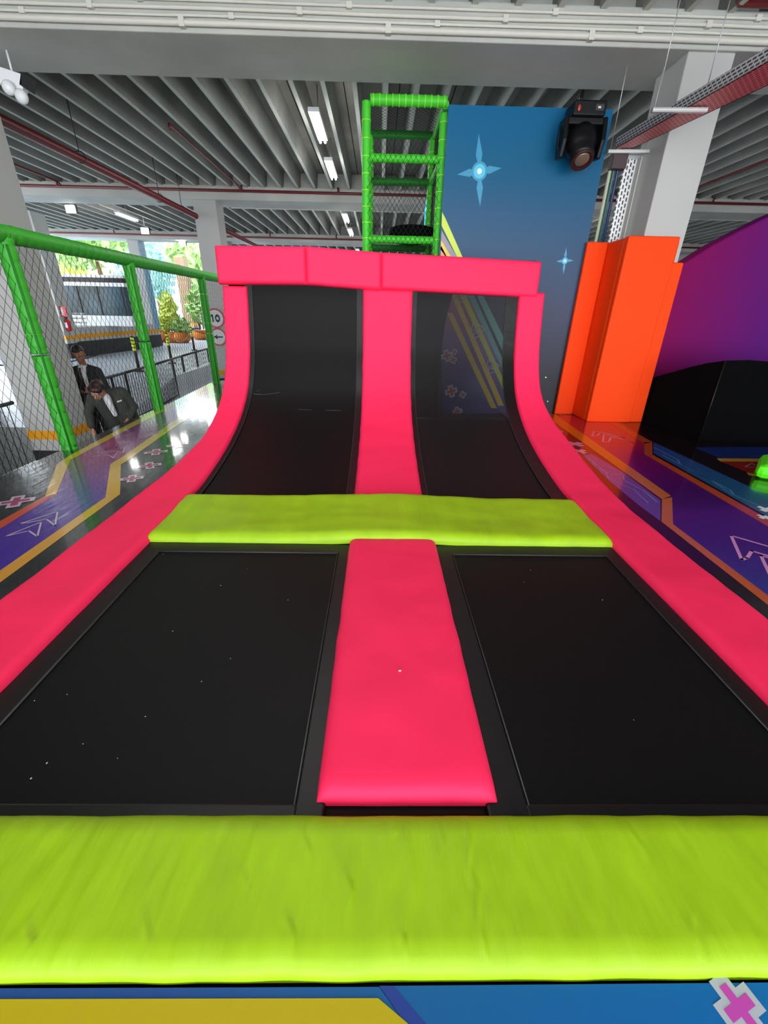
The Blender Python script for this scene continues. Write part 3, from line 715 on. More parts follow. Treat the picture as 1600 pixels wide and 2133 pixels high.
def star(cx_, cz_, s, rot):
    for k in range(4):
        a = rot+k*math.pi/2; l = s*(1 if k % 2 else .75)
        tip = (cx_+l*math.cos(a), cz_+l*math.sin(a)); mid = .45*l
        n_ = (-math.sin(a)*s*.11, math.cos(a)*s*.11)
        dp([(cx_, cz_), (cx_+mid*math.cos(a)-n_[0], cz_+mid*math.sin(a)-n_[1]), tip, (cx_+mid*math.cos(a)+n_[0], cz_+mid*math.sin(a)+n_[1])], 1)
    for r_, mi, d in ((.27, 1, .002), (.20, 2, .0028), (.08, 3, .0036)):
        dp([(cx_+s*r_*math.cos(u/20*6.283), cz_+s*r_*math.sin(u/20*6.283)) for u in range(20)], mi, d)
star(1.335, 3.245, .40, R(8)); star(2.715, 2.225, .17, R(4))
for px, py in ((1137, 786), (1141, 836), (1243, 320)):
    q = PY(px, py, YP); dp([(q.x+.012*math.cos(u), q.z+.012*math.sin(u)) for u in (0, .8, 1.6, 2.4, 3.14, 3.9, 4.7, 5.5)], 3)
# diagonal bands
def q2(l, y=YP): return [(PY(a, b, y).x, PY(a, b, y).z) for a, b in l]
for pts, mi in (([(921, 442), (928, 455), (966, 541), (955, 541), (920, 470)], 4), ([(920, 480), (955, 541), (943, 541), (919, 500)], 5), ([(919, 500), (943, 541), (933, 541), (918, 520)], 6), ([(918, 510), (934, 541), (918, 541)], 7)):
    dp(q2(pts), mi)
dp(q2([(921, 600), (975, 600), (1068, 800), (1068, 862), (921, 862)]), 10, .001)
# the bands run on down behind the ramp mesh: (x at top z 2.2, width, slope)
def band(x0_, w, mi, zt=2.2, zb=.35, sl=.46):
    dp([(x0_, zt), (x0_+(zt-zb)*sl, zb), (x0_+(zt-zb)*sl+w, zb), (x0_+w, zt)], mi, .002)
for l_, mi in (([(931, 652), (943, 652), (1035, 850), (1023, 850)], 6), ([(938, 610), (949, 610), (1050, 845), (1038, 845)], 6), ([(951, 600), (964, 600), (1062, 820), (1052, 820)], 4),
               ([(968, 600), (981, 600), (1066, 790), (1056, 790)], 8), ([(986, 600), (999, 600), (1070, 745), (1060, 760)], 8)):
    dp(q2(l_), mi, .002)
def plusz(px, py, s):
    c = PY(px, py, YP); pts = cross_pts((c.x, c.z), s, .3, .42); dp(pts, 11, .0026); dp(cross_pts((c.x, c.z), s*.7, .3, .3), 9, .0032)
for a_, b_, s_ in ((931, 741, .09), (947, 733, .045), (944, 750, .06), (940, 815, .10), (964, 822, .06), (953, 857, .08)): plusz(a_, b_, s_)
for cxp, cyp in ((953, 618), (990, 690), (1021, 765)):
    c = PY(cxp, cyp, YP)
    for dx, dz, s_ in ((-.05, .05, .1), (.03, .03, .12), (-.01, -.05, .11)):
        tri = [(c.x+dx, c.z+dz+s_*.7), (c.x+dx+s_, c.z+dz-s_*.1), (c.x+dx-s_*.1, c.z+dz-s_*.5)]
        for i in range(3):
            a2, b2 = Vector(tri[i]), Vector(tri[(i+1) % 3]); d_ = (b2-a2).normalized(); nn = Vector((-d_.y, d_.x))*.006
            dp([a2-nn, b2-nn, b2+nn, a2+nn], 11, .0032)
o = m.build('mural_wall', [PB, PS1, PS2, PS3, PYG, PGY, PYE, POR, PTE, PRE, PPU, PWH]); tag(o, 'tall blue printed mural wall with light blue stars, right of the green tower', 'mural')

# ------------------------------------------------------------------ moving head stage light
GLOSSK = mat('light_black_plastic', (.006, .006, .007), rough=.4, spec=.3); LENSM = mat('lens_glass', lin((110, 95, 80)), rough=.06, coat=1); REDG = mat('red_glint', lin((190, 60, 60)), rough=.3)
t = thing('stage_light', 'black moving head stage light hanging at the top of the blue panel', 'stage light', (2.55, 6.86, 3.92))
m = MB(); m.obox((2.55, 6.86, 3.80), (.20, 0, 0), (0, .15, 0), (0, 0, .075)); m.build('base', GLOSSK, t, bevel=.02)
m = MB(); m.obox((2.66, 6.705, 3.80), (.05, 0, 0), (0, .004, 0), (0, 0, .03)); q = m.build('display', mat('display_grey', lin((70, 72, 75)), rough=.2), t)
m = MB(); m.obox((2.655, 6.70, 3.80), (.017, 0, 0), (0, .003, 0), (0, 0, .009)); q = m.build('indicator', SHIRT, t); q['label'] = 'small white indicator'
m = MB(); m.ball((2.41, 6.705, 3.79), .02, .01, .032); q = m.build('socket', REDG, t); q['label'] = 'red glint of a socket'
m = MB()
for s in (-1, 1):
    m.prism([Vector((2.55+s*.215, y_, z_)) for y_, z_ in ((6.76, 3.74), (6.96, 3.74), (7.0, 3.52), (6.95, 3.34), (6.78, 3.32), (6.72, 3.5))], (s*.055, 0, 0))
m.obox((2.55, 6.86, 3.70), (.23, 0, 0), (0, .09, 0), (0, 0, .04)); m.build('yoke', GLOSSK, t, bevel=.02)
ax = Vector((.02, -.55, -.83)).normalized(); rot = ax.to_track_quat('Z', 'Y').to_matrix()
hc = Vector((2.55, 6.86, 3.52))
m = MB(); m.lathe([(.11, -.13), (.17, -.09), (.19, .0), (.185, .08), (.165, .13), (.145, .16), (.148, .24), (.125, .27)], hc, 0, 28, rot); m.build('head', GLOSSK, t)
m = MB(); m.lathe([(.128, .262), (.135, .29), (.118, .292), (.10, .27)], hc, 0, 28, rot); m.build('lens_ring', mat('lens_ring', lin((60, 28, 26)), rough=.3), t)
m = MB(); m.lathe([(.098, .268), (.08, .284), (.045, .294), (.01, .297)], hc, 0, 28, rot); m.build('lens', LENSM, t)
m = MB(); m.tube([(2.48, 6.88, 3.87), (2.48, 6.88, 4.0), (2.50, 7.12, 4.0)], .022, 8); m.build('clamp', GLOSSK, t)
m = MB(); m.tube([(2.52, 6.84, 3.86), (2.55, 6.84, 3.90), (2.60, 6.86, 3.87)], .01, 6); m.build('safety_loop', SHIRT, t)
m = MB(); m.tube([(2.35, 6.86, 3.75), (2.26, 6.86, 3.62), (2.27, 6.86, 3.45), (2.33, 6.84, 3.36)], .012, 6); m.build('cable', GLOSSK, t)

# ------------------------------------------------------------------ netting helper
def net(p0, du, dv, U, V, step, r, sag=None, ratio=1.0):
    """diamond net in plane p0+u*du+v*dv"""
    m = MB(); p0 = Vector(p0); du = Vector(du); dv = Vector(dv)
    k = -V*ratio
    def seg(a, b):
        A = p0+du*a[0]+dv*a[1]; B = p0+du*b[0]+dv*b[1]
        n = 1
        m.tube([A, B], r, 3, caps=False)
    while k < U:
        for s in (1, -1):
            # line u = k + v*ratio (s=1) ; u = k + (V - v)*ratio
            v0 = max(0, -k/ratio); v1 = min(V, (U-k)/ratio)
            if v1 > v0+.01:
                if s == 1: seg((k+v0*ratio, v0), (k+v1*ratio, v1))
                else: seg((k+v0*ratio, V-v0), (k+v1*ratio, V-v1))
        k += step
    return m
def foam_tube(pts, r, seg=12, every=.13, ph=0):
    """foam pipe sleeve pinched by ties"""
    a, b = Vector(pts[0]), Vector(pts[-1]); L = (b-a).length; n = max(4, int(L/.022)); P = []; rs = []
    for i in range(n+1):
        s = i/n*L; P.append(a.lerp(b, i/n)); d = abs(((s+ph) % every)-every/2)
        rs.append(r*(1-.14*math.exp(-(d/.010)**2))*(1+.05*noise.noise(Vector((s*5, ph, 0)))))
    m = MB(); m.tube(P, rs, seg); return m
def ties(a, b, r, every, ph, parent):
    a, b = Vector(a), Vector(b); L = (b-a).length; d = (b-a).normalized(); s = every/2-ph
    rot = d.to_track_quat('Z', 'Y').to_matrix()
    while s < L:
        if s > 0:
            m = MB(); m.lathe([(r, -.006), (r*1.01, -.003), (r*1.01, .003), (r, .006)], a+d*s, 0, 12, rot); m.build('cable_tie', TIE, parent)
        s += every

# ------------------------------------------------------------------ green fence with net on the left
t = thing('safety_fence', 'green padded fence posts and top rail with black netting along the left platform edge', 'fence', (-3.52, 6, -.03))
FX = -3.52
for yy in (2.45, 4.66, 6.80, 9.45):
    foam_tube([(FX, yy, -.03), (FX, yy, 1.02)], .080, ph=yy).build('post', GREEN, t)
    m = MB(); m.tube([(FX+.055, yy-.06, .0), (FX+.055, yy-.06, 2.0)], .010, 5); m.build('seam', GREEND, t)
    pp = foam_tube([(FX, yy, 1.04), (FX, yy, 2.06)], .076, ph=yy+.3).build('post', GREEN, t)
    ties((FX, yy, 1.1), (FX, yy, 2.0), .070, .26, 0, pp)
    if yy in (4.66, 9.45):
        m = MB(); m.tube([(FX+.05, yy, .02), (FX+.045, yy, .95)], .028, 6); m.build('inner_pole', GREEND, t)
for a, b in ((2.3, 4.66), (4.66, 6.8), (6.8, 9.45), (9.45, 11.2)):
    foam_tube([(FX, a, 2.09), (FX, b, 2.09)], .082, ph=a).build('top_rail', GREEND if a > 50 else GREEN, t)
net((FX+.03, 2.3, 0.0), (0, 1, 0), (0, 0, 1), 8.9, 2.12, .095, .0022, ratio=.62).build('netting', NETM, t)

# ------------------------------------------------------------------ green tower
t = thing('climbing_tower', 'tall green padded climbing tower frame with black netting, left of the blue panel', 'tower', (.32, 7.9, FLOOR))
TX0, TX1, TY0, TY1 = -.205, .84, 7.32, 8.5
for (xx, yy, top) in ((TX0, TY0, 4.0), (TX1, TY0, 3.9), (TX1-.02, TY1, 4.0), (TX0+.02, TY1, 4.0)):
    pp = foam_tube([(xx, yy, -.03), (xx, yy, top)], .060, ph=xx+yy, every=.22).build('post', GREENB, t)
    ties((xx, yy, 2.0), (xx, yy, 3.9), .064, .19, 0, pp)
rt_ = foam_tube([(TX0+.05, TY0, 4.02), (TX1+.02, TY0, 4.02)], .062, every=.11); rt_ = rt_.build('rung', GREENB, t)
ties((TX0+.05, TY0, 4.02), (TX1, TY0, 4.02), .067, .085, 0, rt_)
for zz in (3.42, 2.47):
    q = foam_tube([(TX0, TY0+.02, zz), (TX1, TY0+.02, zz)], .052, every=.3).build('rung', GREENB, t)
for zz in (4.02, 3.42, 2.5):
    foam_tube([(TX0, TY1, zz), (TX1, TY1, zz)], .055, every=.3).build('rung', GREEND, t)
for zz in (4.0, 3.42, 2.3):
    foam_tube([(TX1, TY0, zz), (TX1, TY1, zz)], .05, every=.3).build('side_rail', GREENB, t)
    if zz < 4: foam_tube([(TX0, TY0, zz), (TX0, TY1, zz)], .05, every=.3).build('side_rail', GREENB, t)
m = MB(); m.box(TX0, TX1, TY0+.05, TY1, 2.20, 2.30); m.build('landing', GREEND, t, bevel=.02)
net((TX0, TY0-.055, 2.1), (1, 0, 0), (0, 0, 1), TX1-TX0, 1.35, .07, .0022, ratio=.7).build('netting', NETM, t)
net((TX0, TY1+.06, 2.1), (1, 0, 0), (0, 0, 1), TX1-TX0, 1.95, .07, .0025, ratio=.7).build('netting', NETM, t)
net((TX0, TY0, 4.0), (1, 0, 0), (0, 1, 0), TX1-TX0, TY1-TY0, .07, .0022, ratio=.7).build('netting', NETM, t)
m = MB()
net((TX1, TY0, 2.1), (0, 1, 0), (0, 0, 1), TY1-TY0, 1.9, .07, .0022, ratio=.7).build('netting', NETM, t)
m = MB(); prof_r = []
pc_ = PY(866, 490, 7.9); m.lathe([(.30, -.10), (.345, -.08), (.36, -.03), (.36, .04), (.34, .085), (.29, .10), (.05, .105)], (.50, 7.9, pc_.z), 0, 32); o = m.build('black_pad', BLACKF); tag(o, 'round black pad lying inside the green tower', 'pad')
o.scale = (1, 1, 1)
# bright coloured screen behind the tower
m = MB(); q = [PY(a, b, 9.6) for a, b in ((893, 385), (899, 385), (900, 425), (894, 472), (884, 474), (885, 440))]
m.prism(q[::-1], (.0, .04, 0)); SCR = mat('screen', lin((60, 190, 255)), emit=1.6)
o = m.build('screen', SCR); tag(o, 'sliver of a bright cyan screen seen through the green tower', 'screen')
m = MB(); m.box(q[0].x-.03, q[0].x+.03, 9.66, 9.72, -.03, 3.2); m.build('stand', BLACKM, o)

# ------------------------------------------------------------------ orange padding around the right column
t = thing('column_padding', 'bright orange padded wrap around the foot of the right column', 'padding', (3.7, 6.5, 0))
def slab(pts, h, name='panel', mt=ORANGE, bev=.018):
    m = MB(); m.prism([Vector(p) for p in pts], h); return m.build(name, mt, t, bevel=bev)
slab([(3.28, 6.50, 0.0), (3.97, 6.50, 0.0), (3.97, 6.50, 2.47), (3.28, 6.50, 2.47)], (0, .10, 0))
slab([(3.97, 6.53, 0.0), (4.17, 6.53, 0.0), (4.13, 6.53, 2.18), (3.97, 6.53, 2.18)], (0, .10, 0))
slab([(3.96, 6.59, 0.3), (4.05, 6.59, 0.3), (4.03, 6.59, 2.44), (3.96, 6.59, 2.44)], (0, .5, 0))
slab([(3.28, 6.605, 0.0), (3.28, 7.08, 0.0), (3.28, 7.08, 2.46), (3.28, 6.605, 2.46)], (.09, 0, 0))
slab([(2.97, 7.02, 0.0), (3.27, 7.02, 0.0), (3.27, 7.02, 2.46), (2.97, 7.02, 2.46)], (0, .07, 0))

# ------------------------------------------------------------------ cable trays
def tray_mat(name, c, scale, d):
    m = mat(name, c, rough=.45, metal=.2)
    n = m.node_tree.nodes; l = m.node_tree.links; b = n['Principled BSDF']
    t_ = n.new('ShaderNodeTexCoord'); br = n.new('ShaderNodeTexBrick'); br.offset = .5
    sx_ = n.new('ShaderNodeSeparateXYZ'); cx2 = n.new('ShaderNodeCombineXYZ'); l.new(t_.outputs['Object'], sx_.inputs[0])
    l.new(sx_.outputs[d[0]], cx2.inputs[0]); l.new(sx_.outputs[d[1]], cx2.inputs[1]); l.new(cx2.outputs[0], br.inputs['Vector'])
    br.inputs['Color1'].default_value = lin((58, 58, 62)) if scale[0] > 0 else c; br.inputs['Color2'].default_value = br.inputs['Color1'].default_value
    br.inputs['Mortar'].default_value = c; br.inputs['Scale'].default_value = abs(scale[0]); br.inputs['Mortar Size'].default_value = scale[1]
    br.inputs['Brick Width'].default_value = scale[2]; br.inputs['Row Height'].default_value = scale[3]; br.inputs['Mortar Smooth'].default_value = 0
    l.new(br.outputs[0], b.inputs['Base Color']); return m
TRG = tray_mat('perforated_grey', lin((200, 201, 205)), (10, .07, .55, .30), 'YZ')
TRR = tray_mat('perforated_red', lin((228, 112, 116)), (10, .09, .6, .32), 'YX')
TRW = tray_mat('perforated_white', lin((232, 233, 233)), (10, .12, .7, .42), 'ZX')
t = thing('cable_tray', 'perforated grey cable tray with red underside hanging below the beam, upper right', 'cable tray', (3.3, 6, 3.5))
zt = 3.5
A0, A1 = PZ(1600, 128, zt), PZ(1600, 178, zt); B0, B1 = PZ(1281, 309, zt), PZ(1318, 309, zt)
dA = (A0-B0)*.9; near0 = A0+dA; near1 = A1+(A1-B1)*.9
m = MB(); m.prism([near0, near1, B1, B0], (0, 0, .012)); m.build('tray_bottom', TRR, t)
m = MB(); w_ = Vector((.012, 0, 0)); m.prism([near0, near0+w_, B0+w_, B0], (0, 0, .11)); m.build('side_wall', TRG, t)
m = MB(); m.prism([near1-w_, near1, B1, B1-w_], (0, 0, .11)); m.build('side_wall', TRG, t)
for a_, b_, lb in (((1358, 230), (1472, 230), 'nearer'), ((1266, 316), (1352, 316), 'farther')):
    pa, pb = PZ(a_[0], a_[1], zt-.03), PZ(b_[0], b_[1], zt-.03)
    h_ = thing('strut_hanger', 'galvanised strut with thin rods carrying the tray, %s of two' % lb, 'hanger', pa)
    m = MB(); c = (pa+pb)/2; d_ = (pb-pa)/2; m.obox(c, d_, (0, .02, 0), (0, 0, .018)); m.build('strut', GALV, h_)
    m = MB(); m.obox(c+Vector((0, -.021, 0)), d_*.99, (0, .001, 0), (0, 0, .005)); m.build('slot', CONDM, h_)
    for e_ in (pa+(pb-pa)*.06, pb-(pb-pa)*.1):
        m = MB(); m.tube([e_, (e_.x, e_.y, SL)], .005, 6); m.build('rod', GALV, h_)
t = thing('riser_tray', 'white perforated vertical cable tray on the left side of the right column', 'cable tray', (3.4, 7.1, 2.4))
m = MB(); m.box(3.30, 3.46, 7.10, 7.13, 1.0, 3.42); m.build('tray_face', TRW, t)
m = MB(); m.box(3.455, 3.47, 7.0, 7.13, 1.0, 3.42); m.build('side_wall', WHITEP, t)
m = MB(); m.prism([Vector((3.30, 7.09, 3.42)), Vector((3.50, 7.09, 3.42)), Vector((3.50, 7.09, 3.52)), Vector((3.20, 7.09, 3.52))], (0, .02, 0)); m.build('top_bracket', GALV, t)
for i, (xx, cc, lb) in enumerate(((3.14, (185, 190, 160), 'pale'), (3.19, (40, 95, 90), 'green'), (3.245, (25, 50, 95), 'dark blue'))):
    m = MB(); m.tube([(xx, 7.16, 1.0), (xx, 7.16, 3.3), (xx+.02, 7.1, 3.46)], .022, 8)
    tag(m.build('riser_cable', mat('cable_%s' % lb.replace(' ', '_'), lin(cc), rough=.4)), '%s vertical cable rising between the blue panel and the white tray' % lb, 'cable')
m = MB(); m.obox((3.2, 7.1, 3.40), (.10, 0, 0), (0, .06, 0), (0, 0, .10)); tag(m.build('junction_box', mat('box_brown', lin((72, 56, 58)), rough=.6), bevel=.01), 'dark junction box under the end of the cable tray', 'box')

# ------------------------------------------------------------------ purple wall and black bolster, right
PUR = gradmat('purple_fabric', [(0, lin((150, 0, 78))), (.25, lin((132, 6, 90))), (1, lin((95, 22, 120)))], 'X', 4.5, 6.6, rough=.7, coat=0, spec=.15, noise_w=.3)
YW = 7.5
topc = [(4.4, 2.05), (4.72, 2.26), (5.1, 2.52), (5.5, 2.74), (5.85, 2.92), (6.5, 3.2), (7.3, 3.45), (8.6, 3.6)]
m = MB(); poly = [Vector((4.4, YW, -.03)), Vector((8.9, YW, -.03))]+[Vector((a_, YW, b_)) for a_, b_ in topc[::-1]]
m.prism(poly, (0, .3, 0)); tag(m.build('curved_wall', PUR, bevel=.03), 'magenta to purple curved padded wall at the right edge', 'wall')
A_ = Vector((4.19, 6.42, 0)); B_ = PZ(1456, 918, 0)
def on_ab(px, py):
    d = ray(px, py); n_ = Vector((-(B_-A_).y, (B_-A_).x, 0)); t_ = (A_-Vector((0, 0, CAM_H))).dot(n_)/d.dot(n_)
    return Vector((0, 0, CAM_H))+d*t_
tl = [on_ab(*q_) for q_ in ((1368, 790), (1400, 777), (1440, 764), (1475, 756), (1512, 751))]
tr3 = [PY(px, py, B_.y) for px, py in ((1560, 750), (1600, 753), (1660, 765))]+[Vector((8.6, B_.y, .55))]
line = tl+tr3; m = MB(); n_ = len(line)
for p_ in line: m.v.append((p_.x, p_.y, 0)); m.v.append(tuple(p_)); m.v.append((max(p_.x, 4.25)+.0, 7.46, min(p_.z, .42))); m.v.append((max(p_.x, 4.25), 7.46, 0))
for i in range(n_-1):
    a_, b__ = 4*i, 4*i+4
    m.face((a_, b__, b__+1, a_+1)); m.face((a_+1, b__+1, b__+2, a_+2)); m.face((a_+2, b__+2, b__+3, a_+3))
m.face((0, 1, 2, 3)); e_ = 4*(n_-1); m.face((e_+3, e_+2, e_+1, e_))
t = thing('bolster', 'big black padded bolster below the purple wall at the right edge', 'bolster', (5.5, 6.2, 0))
m.build('padding', BLACKF, t)
m = MB(); c_ = tl[-1]; m.tube([(B_.x-.004, B_.y-.004, 0), (c_.x-.004, c_.y-.004, c_.z)], .007, 6); q = m.build('seam', BLACKV, t)

# green neon block
NG = mat('neon_green_vinyl', lin((95, 255, 20)), rough=.5)
c = PZ(1606, 1008, 0)
m = MB(); m.prism([Vector((c.x-.06, c.y+.16, 0)), Vector((c.x+.5, c.y-.25, 0)), Vector((c.x+.9, c.y+.25, 0)), Vector((c.x+.35, c.y+.6, 0))], (.0, 0, .15))
tag(m.build('neon_block', NG, bevel=.06), 'neon green padded block cut by the right edge', 'block')

# ------------------------------------------------------------------ black railing
def railing(pts, label, zt=.15, zb=FLOOR):
    t = thing('railing', label, 'railing', (pts[0][0], pts[0][1], zb))
    for i in range(len(pts)-1):
        a, b = Vector((pts[i][0], pts[i][1], 0)), Vector((pts[i+1][0], pts[i+1][1], 0))
        m = MB(); m.tube([a+Vector((0, 0, zt)), b+Vector((0, 0, zt))], .03, 6); m.build('top_rail', BLACKM, t)
        m = MB(); m.tube([a+Vector((0, 0, zb+.08)), b+Vector((0, 0, zb+.08))], .02, 6); m.build('bottom_rail', BLACKM, t)
        L = (b-a).length; n = int(L/.115)
        for k in range(n):
            p_ = a.lerp(b, k/n); post = k % 12 == 0
            m = MB(); r_ = .028 if post else .0085
            m.tube([p_+Vector((0, 0, zb)), p_+Vector((0, 0, zt))], r_, 6 if post else 4, caps=False); m.build('post' if post else 'bar', BLACKM, t)
railing([(-5.48, 5.1), (-5.56, 6.5)], 'black metal railing, short stretch left of the thick near column')
railing([(-5.62, 7.9), (-5.72, 9.9), (-5.84, 11.5)], 'black metal railing behind the two people in suits')
railing([(-5.84, 11.5), (-6.1, 13.8), (-6.4, 17.3)], 'black metal railing, far stretch between the green posts')
# coloured kerb mat at the lower left
m = MB(); m.box(-5.75, -4.7, 4.6, 6.4, FLOOR, FLOOR+.03, 0); m.box(-5.80, -4.65, 6.3, 6.45, FLOOR, FLOOR+.05, 1)
tag(m.build('floor_mat', [mat('mat_rose', lin((160, 110, 100)), rough=.8), mat('mat_yellow', lin((200, 180, 60)), rough=.8)]), 'faded rose mat with yellow border on the floor at the lower left', 'mat')

# ------------------------------------------------------------------ driveway side: chain posts, kerb wall, kiosk, plants
NEONY = mat('stanchion_yellow', lin((220, 240, 30)), rough=.4)
DZ = -.32
sp = []
for (px, py, lb) in ((274, 700, 'nearest'), (346, 693, 'middle'), (397, 681, 'farthest')):
    p = PZ(px, py, .70); sp.append(p)
    t = thing('barrier_post', 'black chain post with yellow bands, %s of the three on the driveway' % lb, 'post', (p.x, p.y, DZ))
    m = MB(); m.tube([(p.x, p.y, DZ), (p.x, p.y, .70)], .045, 10); m.build('pole', BLACKM, t)
    for k in range(4):
        m = MB(); z0 = .66-k*.1; m.tube([(p.x, p.y, z0-.075), (p.x, p.y, z0)], .052, 10); q = m.build('band', NEONY, t); q['label'] = 'yellow reflective band'
    m = MB(); m.tube([(p.x, p.y, DZ), (p.x, p.y, DZ+.04)], .14, 14); m.build('foot', BLACKM, t)
def chain(a, b, sagv, label):
    m = MB(); n = 40
    for i in range(n):
        u0, u1 = i/n, (i+1)/n
        f_ = lambda u: Vector(a).lerp(Vector(b), u)-Vector((0, 0, sagv*4*u*(1-u)))
        m.tube([f_(u0), f_(u1+.004)], .012 if i % 2 else .016, 5)
    tag(m.build('chain', BLACKM), label, 'chain')
e0 = sp[0]+(sp[0]-sp[1])*1.2; e0.z = .6
chain((sp[0].x-1.0, sp[0].y-5.2, .55), (sp[0].x, sp[0].y, .6), .38, 'sagging chain from the nearest chain post towards the camera')
chain((sp[0].x, sp[0].y, .6), (sp[1].x, sp[1].y, .6), .3, 'sagging chain between the nearest and middle chain posts')
chain((sp[1].x, sp[1].y, .6), (sp[2].x, sp[2].y, .6), .35, 'sagging chain between the middle and farthest chain posts')
chain((sp[2].x, sp[2].y, .6), (sp[2].x+2.8, sp[2].y+1, .6), .3, 'sagging chain right of the farthest chain post')

# kerb wall under the kiosk
a = Vector((-12.05, 17.3, 0)); b = Vector((-11.95, 22.6, 0))
t = thing('planter_wall', 'white low wall with yellow stripe and black foot below the glass kiosk', 'wall', (-12.5, 20, DZ))
def wl3(z0, z1, mt, e, name):
    m = MB(); 
    m.prism([Vector((-16.5, 17.5-e, z0)), Vector((-11.6, 17.5-e, z0)), Vector((-11.2+e, 23.0, z0)), Vector((-16.5, 23.0, z0))], (0, 0, z1-z0)); return m.build(name, mt, t)
wl3(DZ, .24, BBASE, .03, 'foot'); wl3(.24, .34, WHITEP, 0, 'lower_wall'); wl3(.34, .50, YBAND, .015, 'stripe'); wl3(.50, .74, WHITEP, 0, 'upper_wall')
# white-blue pillar
column(-11.85, -11.35, 23.2, 23.7, 'pale blue tiled column at the corner of the glass kiosk', base=DZ, band=(.48, .33, .22), top=4.3)
PBLUE = mat('pale_blue_tile', lin((120, 165, 190)), rough=.4, var=.3, vscale=8)
m = MB(); m.box(-11.34, -11.30, 23.2, 23.7, .5, 4.3); tag(m.build('tile_cladding', PBLUE), 'blue mosaic cladding on the side of the pale column', 'cladding')
p = PY(385, 668, 30)
BROWN = mat('brown_cladding', lin((165, 135, 105)), rough=.7, var=.2, vscale=6)
t = thing('column', 'brown clad column among the potted plants', 'column', (p.x, 30.3, DZ))
m = MB(); m.box(p.x-.05, p.x+.55, 30, 30.6, .6, 4.3); m.build('shaft', BROWN, t)
m = MB(); m.box(p.x-.06, p.x+.56, 29.99, 30.61, .44, .6); m.build('painted_band', YBAND, t)
m = MB(); m.box(p.x-.05, p.x+.55, 30, 30.6, .32, .44); m.build('white_band', WHITEP, t)
m = MB(); m.box(p.x-.07, p.x+.70, 29.95, 30.65, DZ, .32); m.build('base_band', BBASE, t)

# extinguisher
p = PY(147, 668, 17.2); ex = -11.55
t = thing('fire_extinguisher', 'red fire extinguisher hung on the far left column', 'fire extinguisher', (ex, 17.2, .8))
pz = PY(150, 690, 17.2).z; pt = PY(147, 664, 17.2).z
m = MB(); m.lathe([(.03, pz), (.085, pz+.02), (.095, pz+.1), (.095, pt-.1), (.05, pt-.02), (.03, pt)], (ex, 17.1, 0), 0, 20); m.build('cylinder', EXTR, t)
m = MB(); m.tube([(ex, 17.1, pt), (ex, 17.1, pt+.06), (ex+.08, 17.05, pt+.05)], .025, 8); m.build('valve', BLACKM, t)
m = MB(); m.tube([(ex, 17.1, pt+.03), (ex-.1, 17.1, pt+.1), (ex-.13, 17.05, pt-.02), (ex-.11, 17.0, pt-.3)], .015, 8); m.build('hose', BLACKM, t)
m = MB(); m.obox((ex+.0, 16.99, (pz+pt)/2), (.05, 0, 0), (0, .004, 0), (0, 0, .09)); q = m.build('sticker', SHIRT, t); q['label'] = 'white instruction sticker'
q = PY(141, 649, 17.2)
t = thing('extinguisher_sign', 'small red and white sign above the fire extinguisher', 'sign', (ex, 17.0, q.z))
m = MB(); m.obox((ex, 17.0, q.z), (.15, 0, 0), (0, .01, 0), (0, 0, .17)); m.build('plate', EXTR, t)
m = MB(); m.obox((ex, 16.985, q.z), (.035, 0, 0), (0, .004, 0), (0, 0, .13)); m.build('stripe', SHIRT, t)

# glass kiosk
GL = mat('tinted_glass', lin((62, 92, 104)), rough=.25, spec=.4, var=.8, vscale=1.1)
GLD = mat('dark_fascia_glass', lin((50, 44, 44)), rough=.3, spec=.3, var=.4, vscale=1.4)
YK = 19.5
def kx(px, py): return PY(px, py, YK)
t = thing('glass_kiosk', 'white framed glass kiosk beyond the driveway, behind the left netting', 'kiosk', (-12, YK+1.5, DZ))
lt, rt2 = kx(100, 578), kx(257, 583); lb_, rb_ = kx(100, 660), kx(268, 655)
zT, zM1, zM0, zB = kx(190, 578).z, kx(190, 588).z, kx(190, 596).z, kx(200, 657).z
xL, xR = lt.x-.9, kx(262, 620).x
m = MB(); m.box(xL, xR, YK, YK+.7, zM1, zT); m.build('fascia', GLD, t)
m = MB(); m.box(xL-.1, xR+.08, YK-.06, YK+.7, zT, zT+.10); m.box(xL-.1, xR+.06, YK-.05, YK+.7, zM0, zM1); m.build('roof_trim', WHITEM, t)
m = MB(); m.box(xL, xR-.03, YK+.02, YK+.7, zB, zM0); m.build('glazing', GL, t)
for f_ in (.0, .33, .62, .97):
    xx = xL+1.0+(xR-xL-1.05)*f_; m = MB(); m.box(xx-.02, xx+.02, YK-.01, YK+.03, zB, zM0); m.build('mullion', BLACKM, t)
m = MB(); m.box(xL, xR+.1, YK-.1, YK+.7, .745, zB); m.build('plinth', WHITEM, t)
t = thing('white_railing', 'white metal railing in front of the glass kiosk', 'railing', (-12, YK-1, .74))
for zz in (1.22, 1.05, .90):
    m = MB(); m.tube([(-16, 18.0, zz), (-11.4, 18.0, zz)], .025, 8); m.build('rail', WHITEM, t)
for i in range(5):
    m = MB(); m.tube([(-15.6+i*1.02, 18.0, .74), (-15.6+i*1.02, 18.0, 1.24)], .03, 8); m.build('post', WHITEM, t)

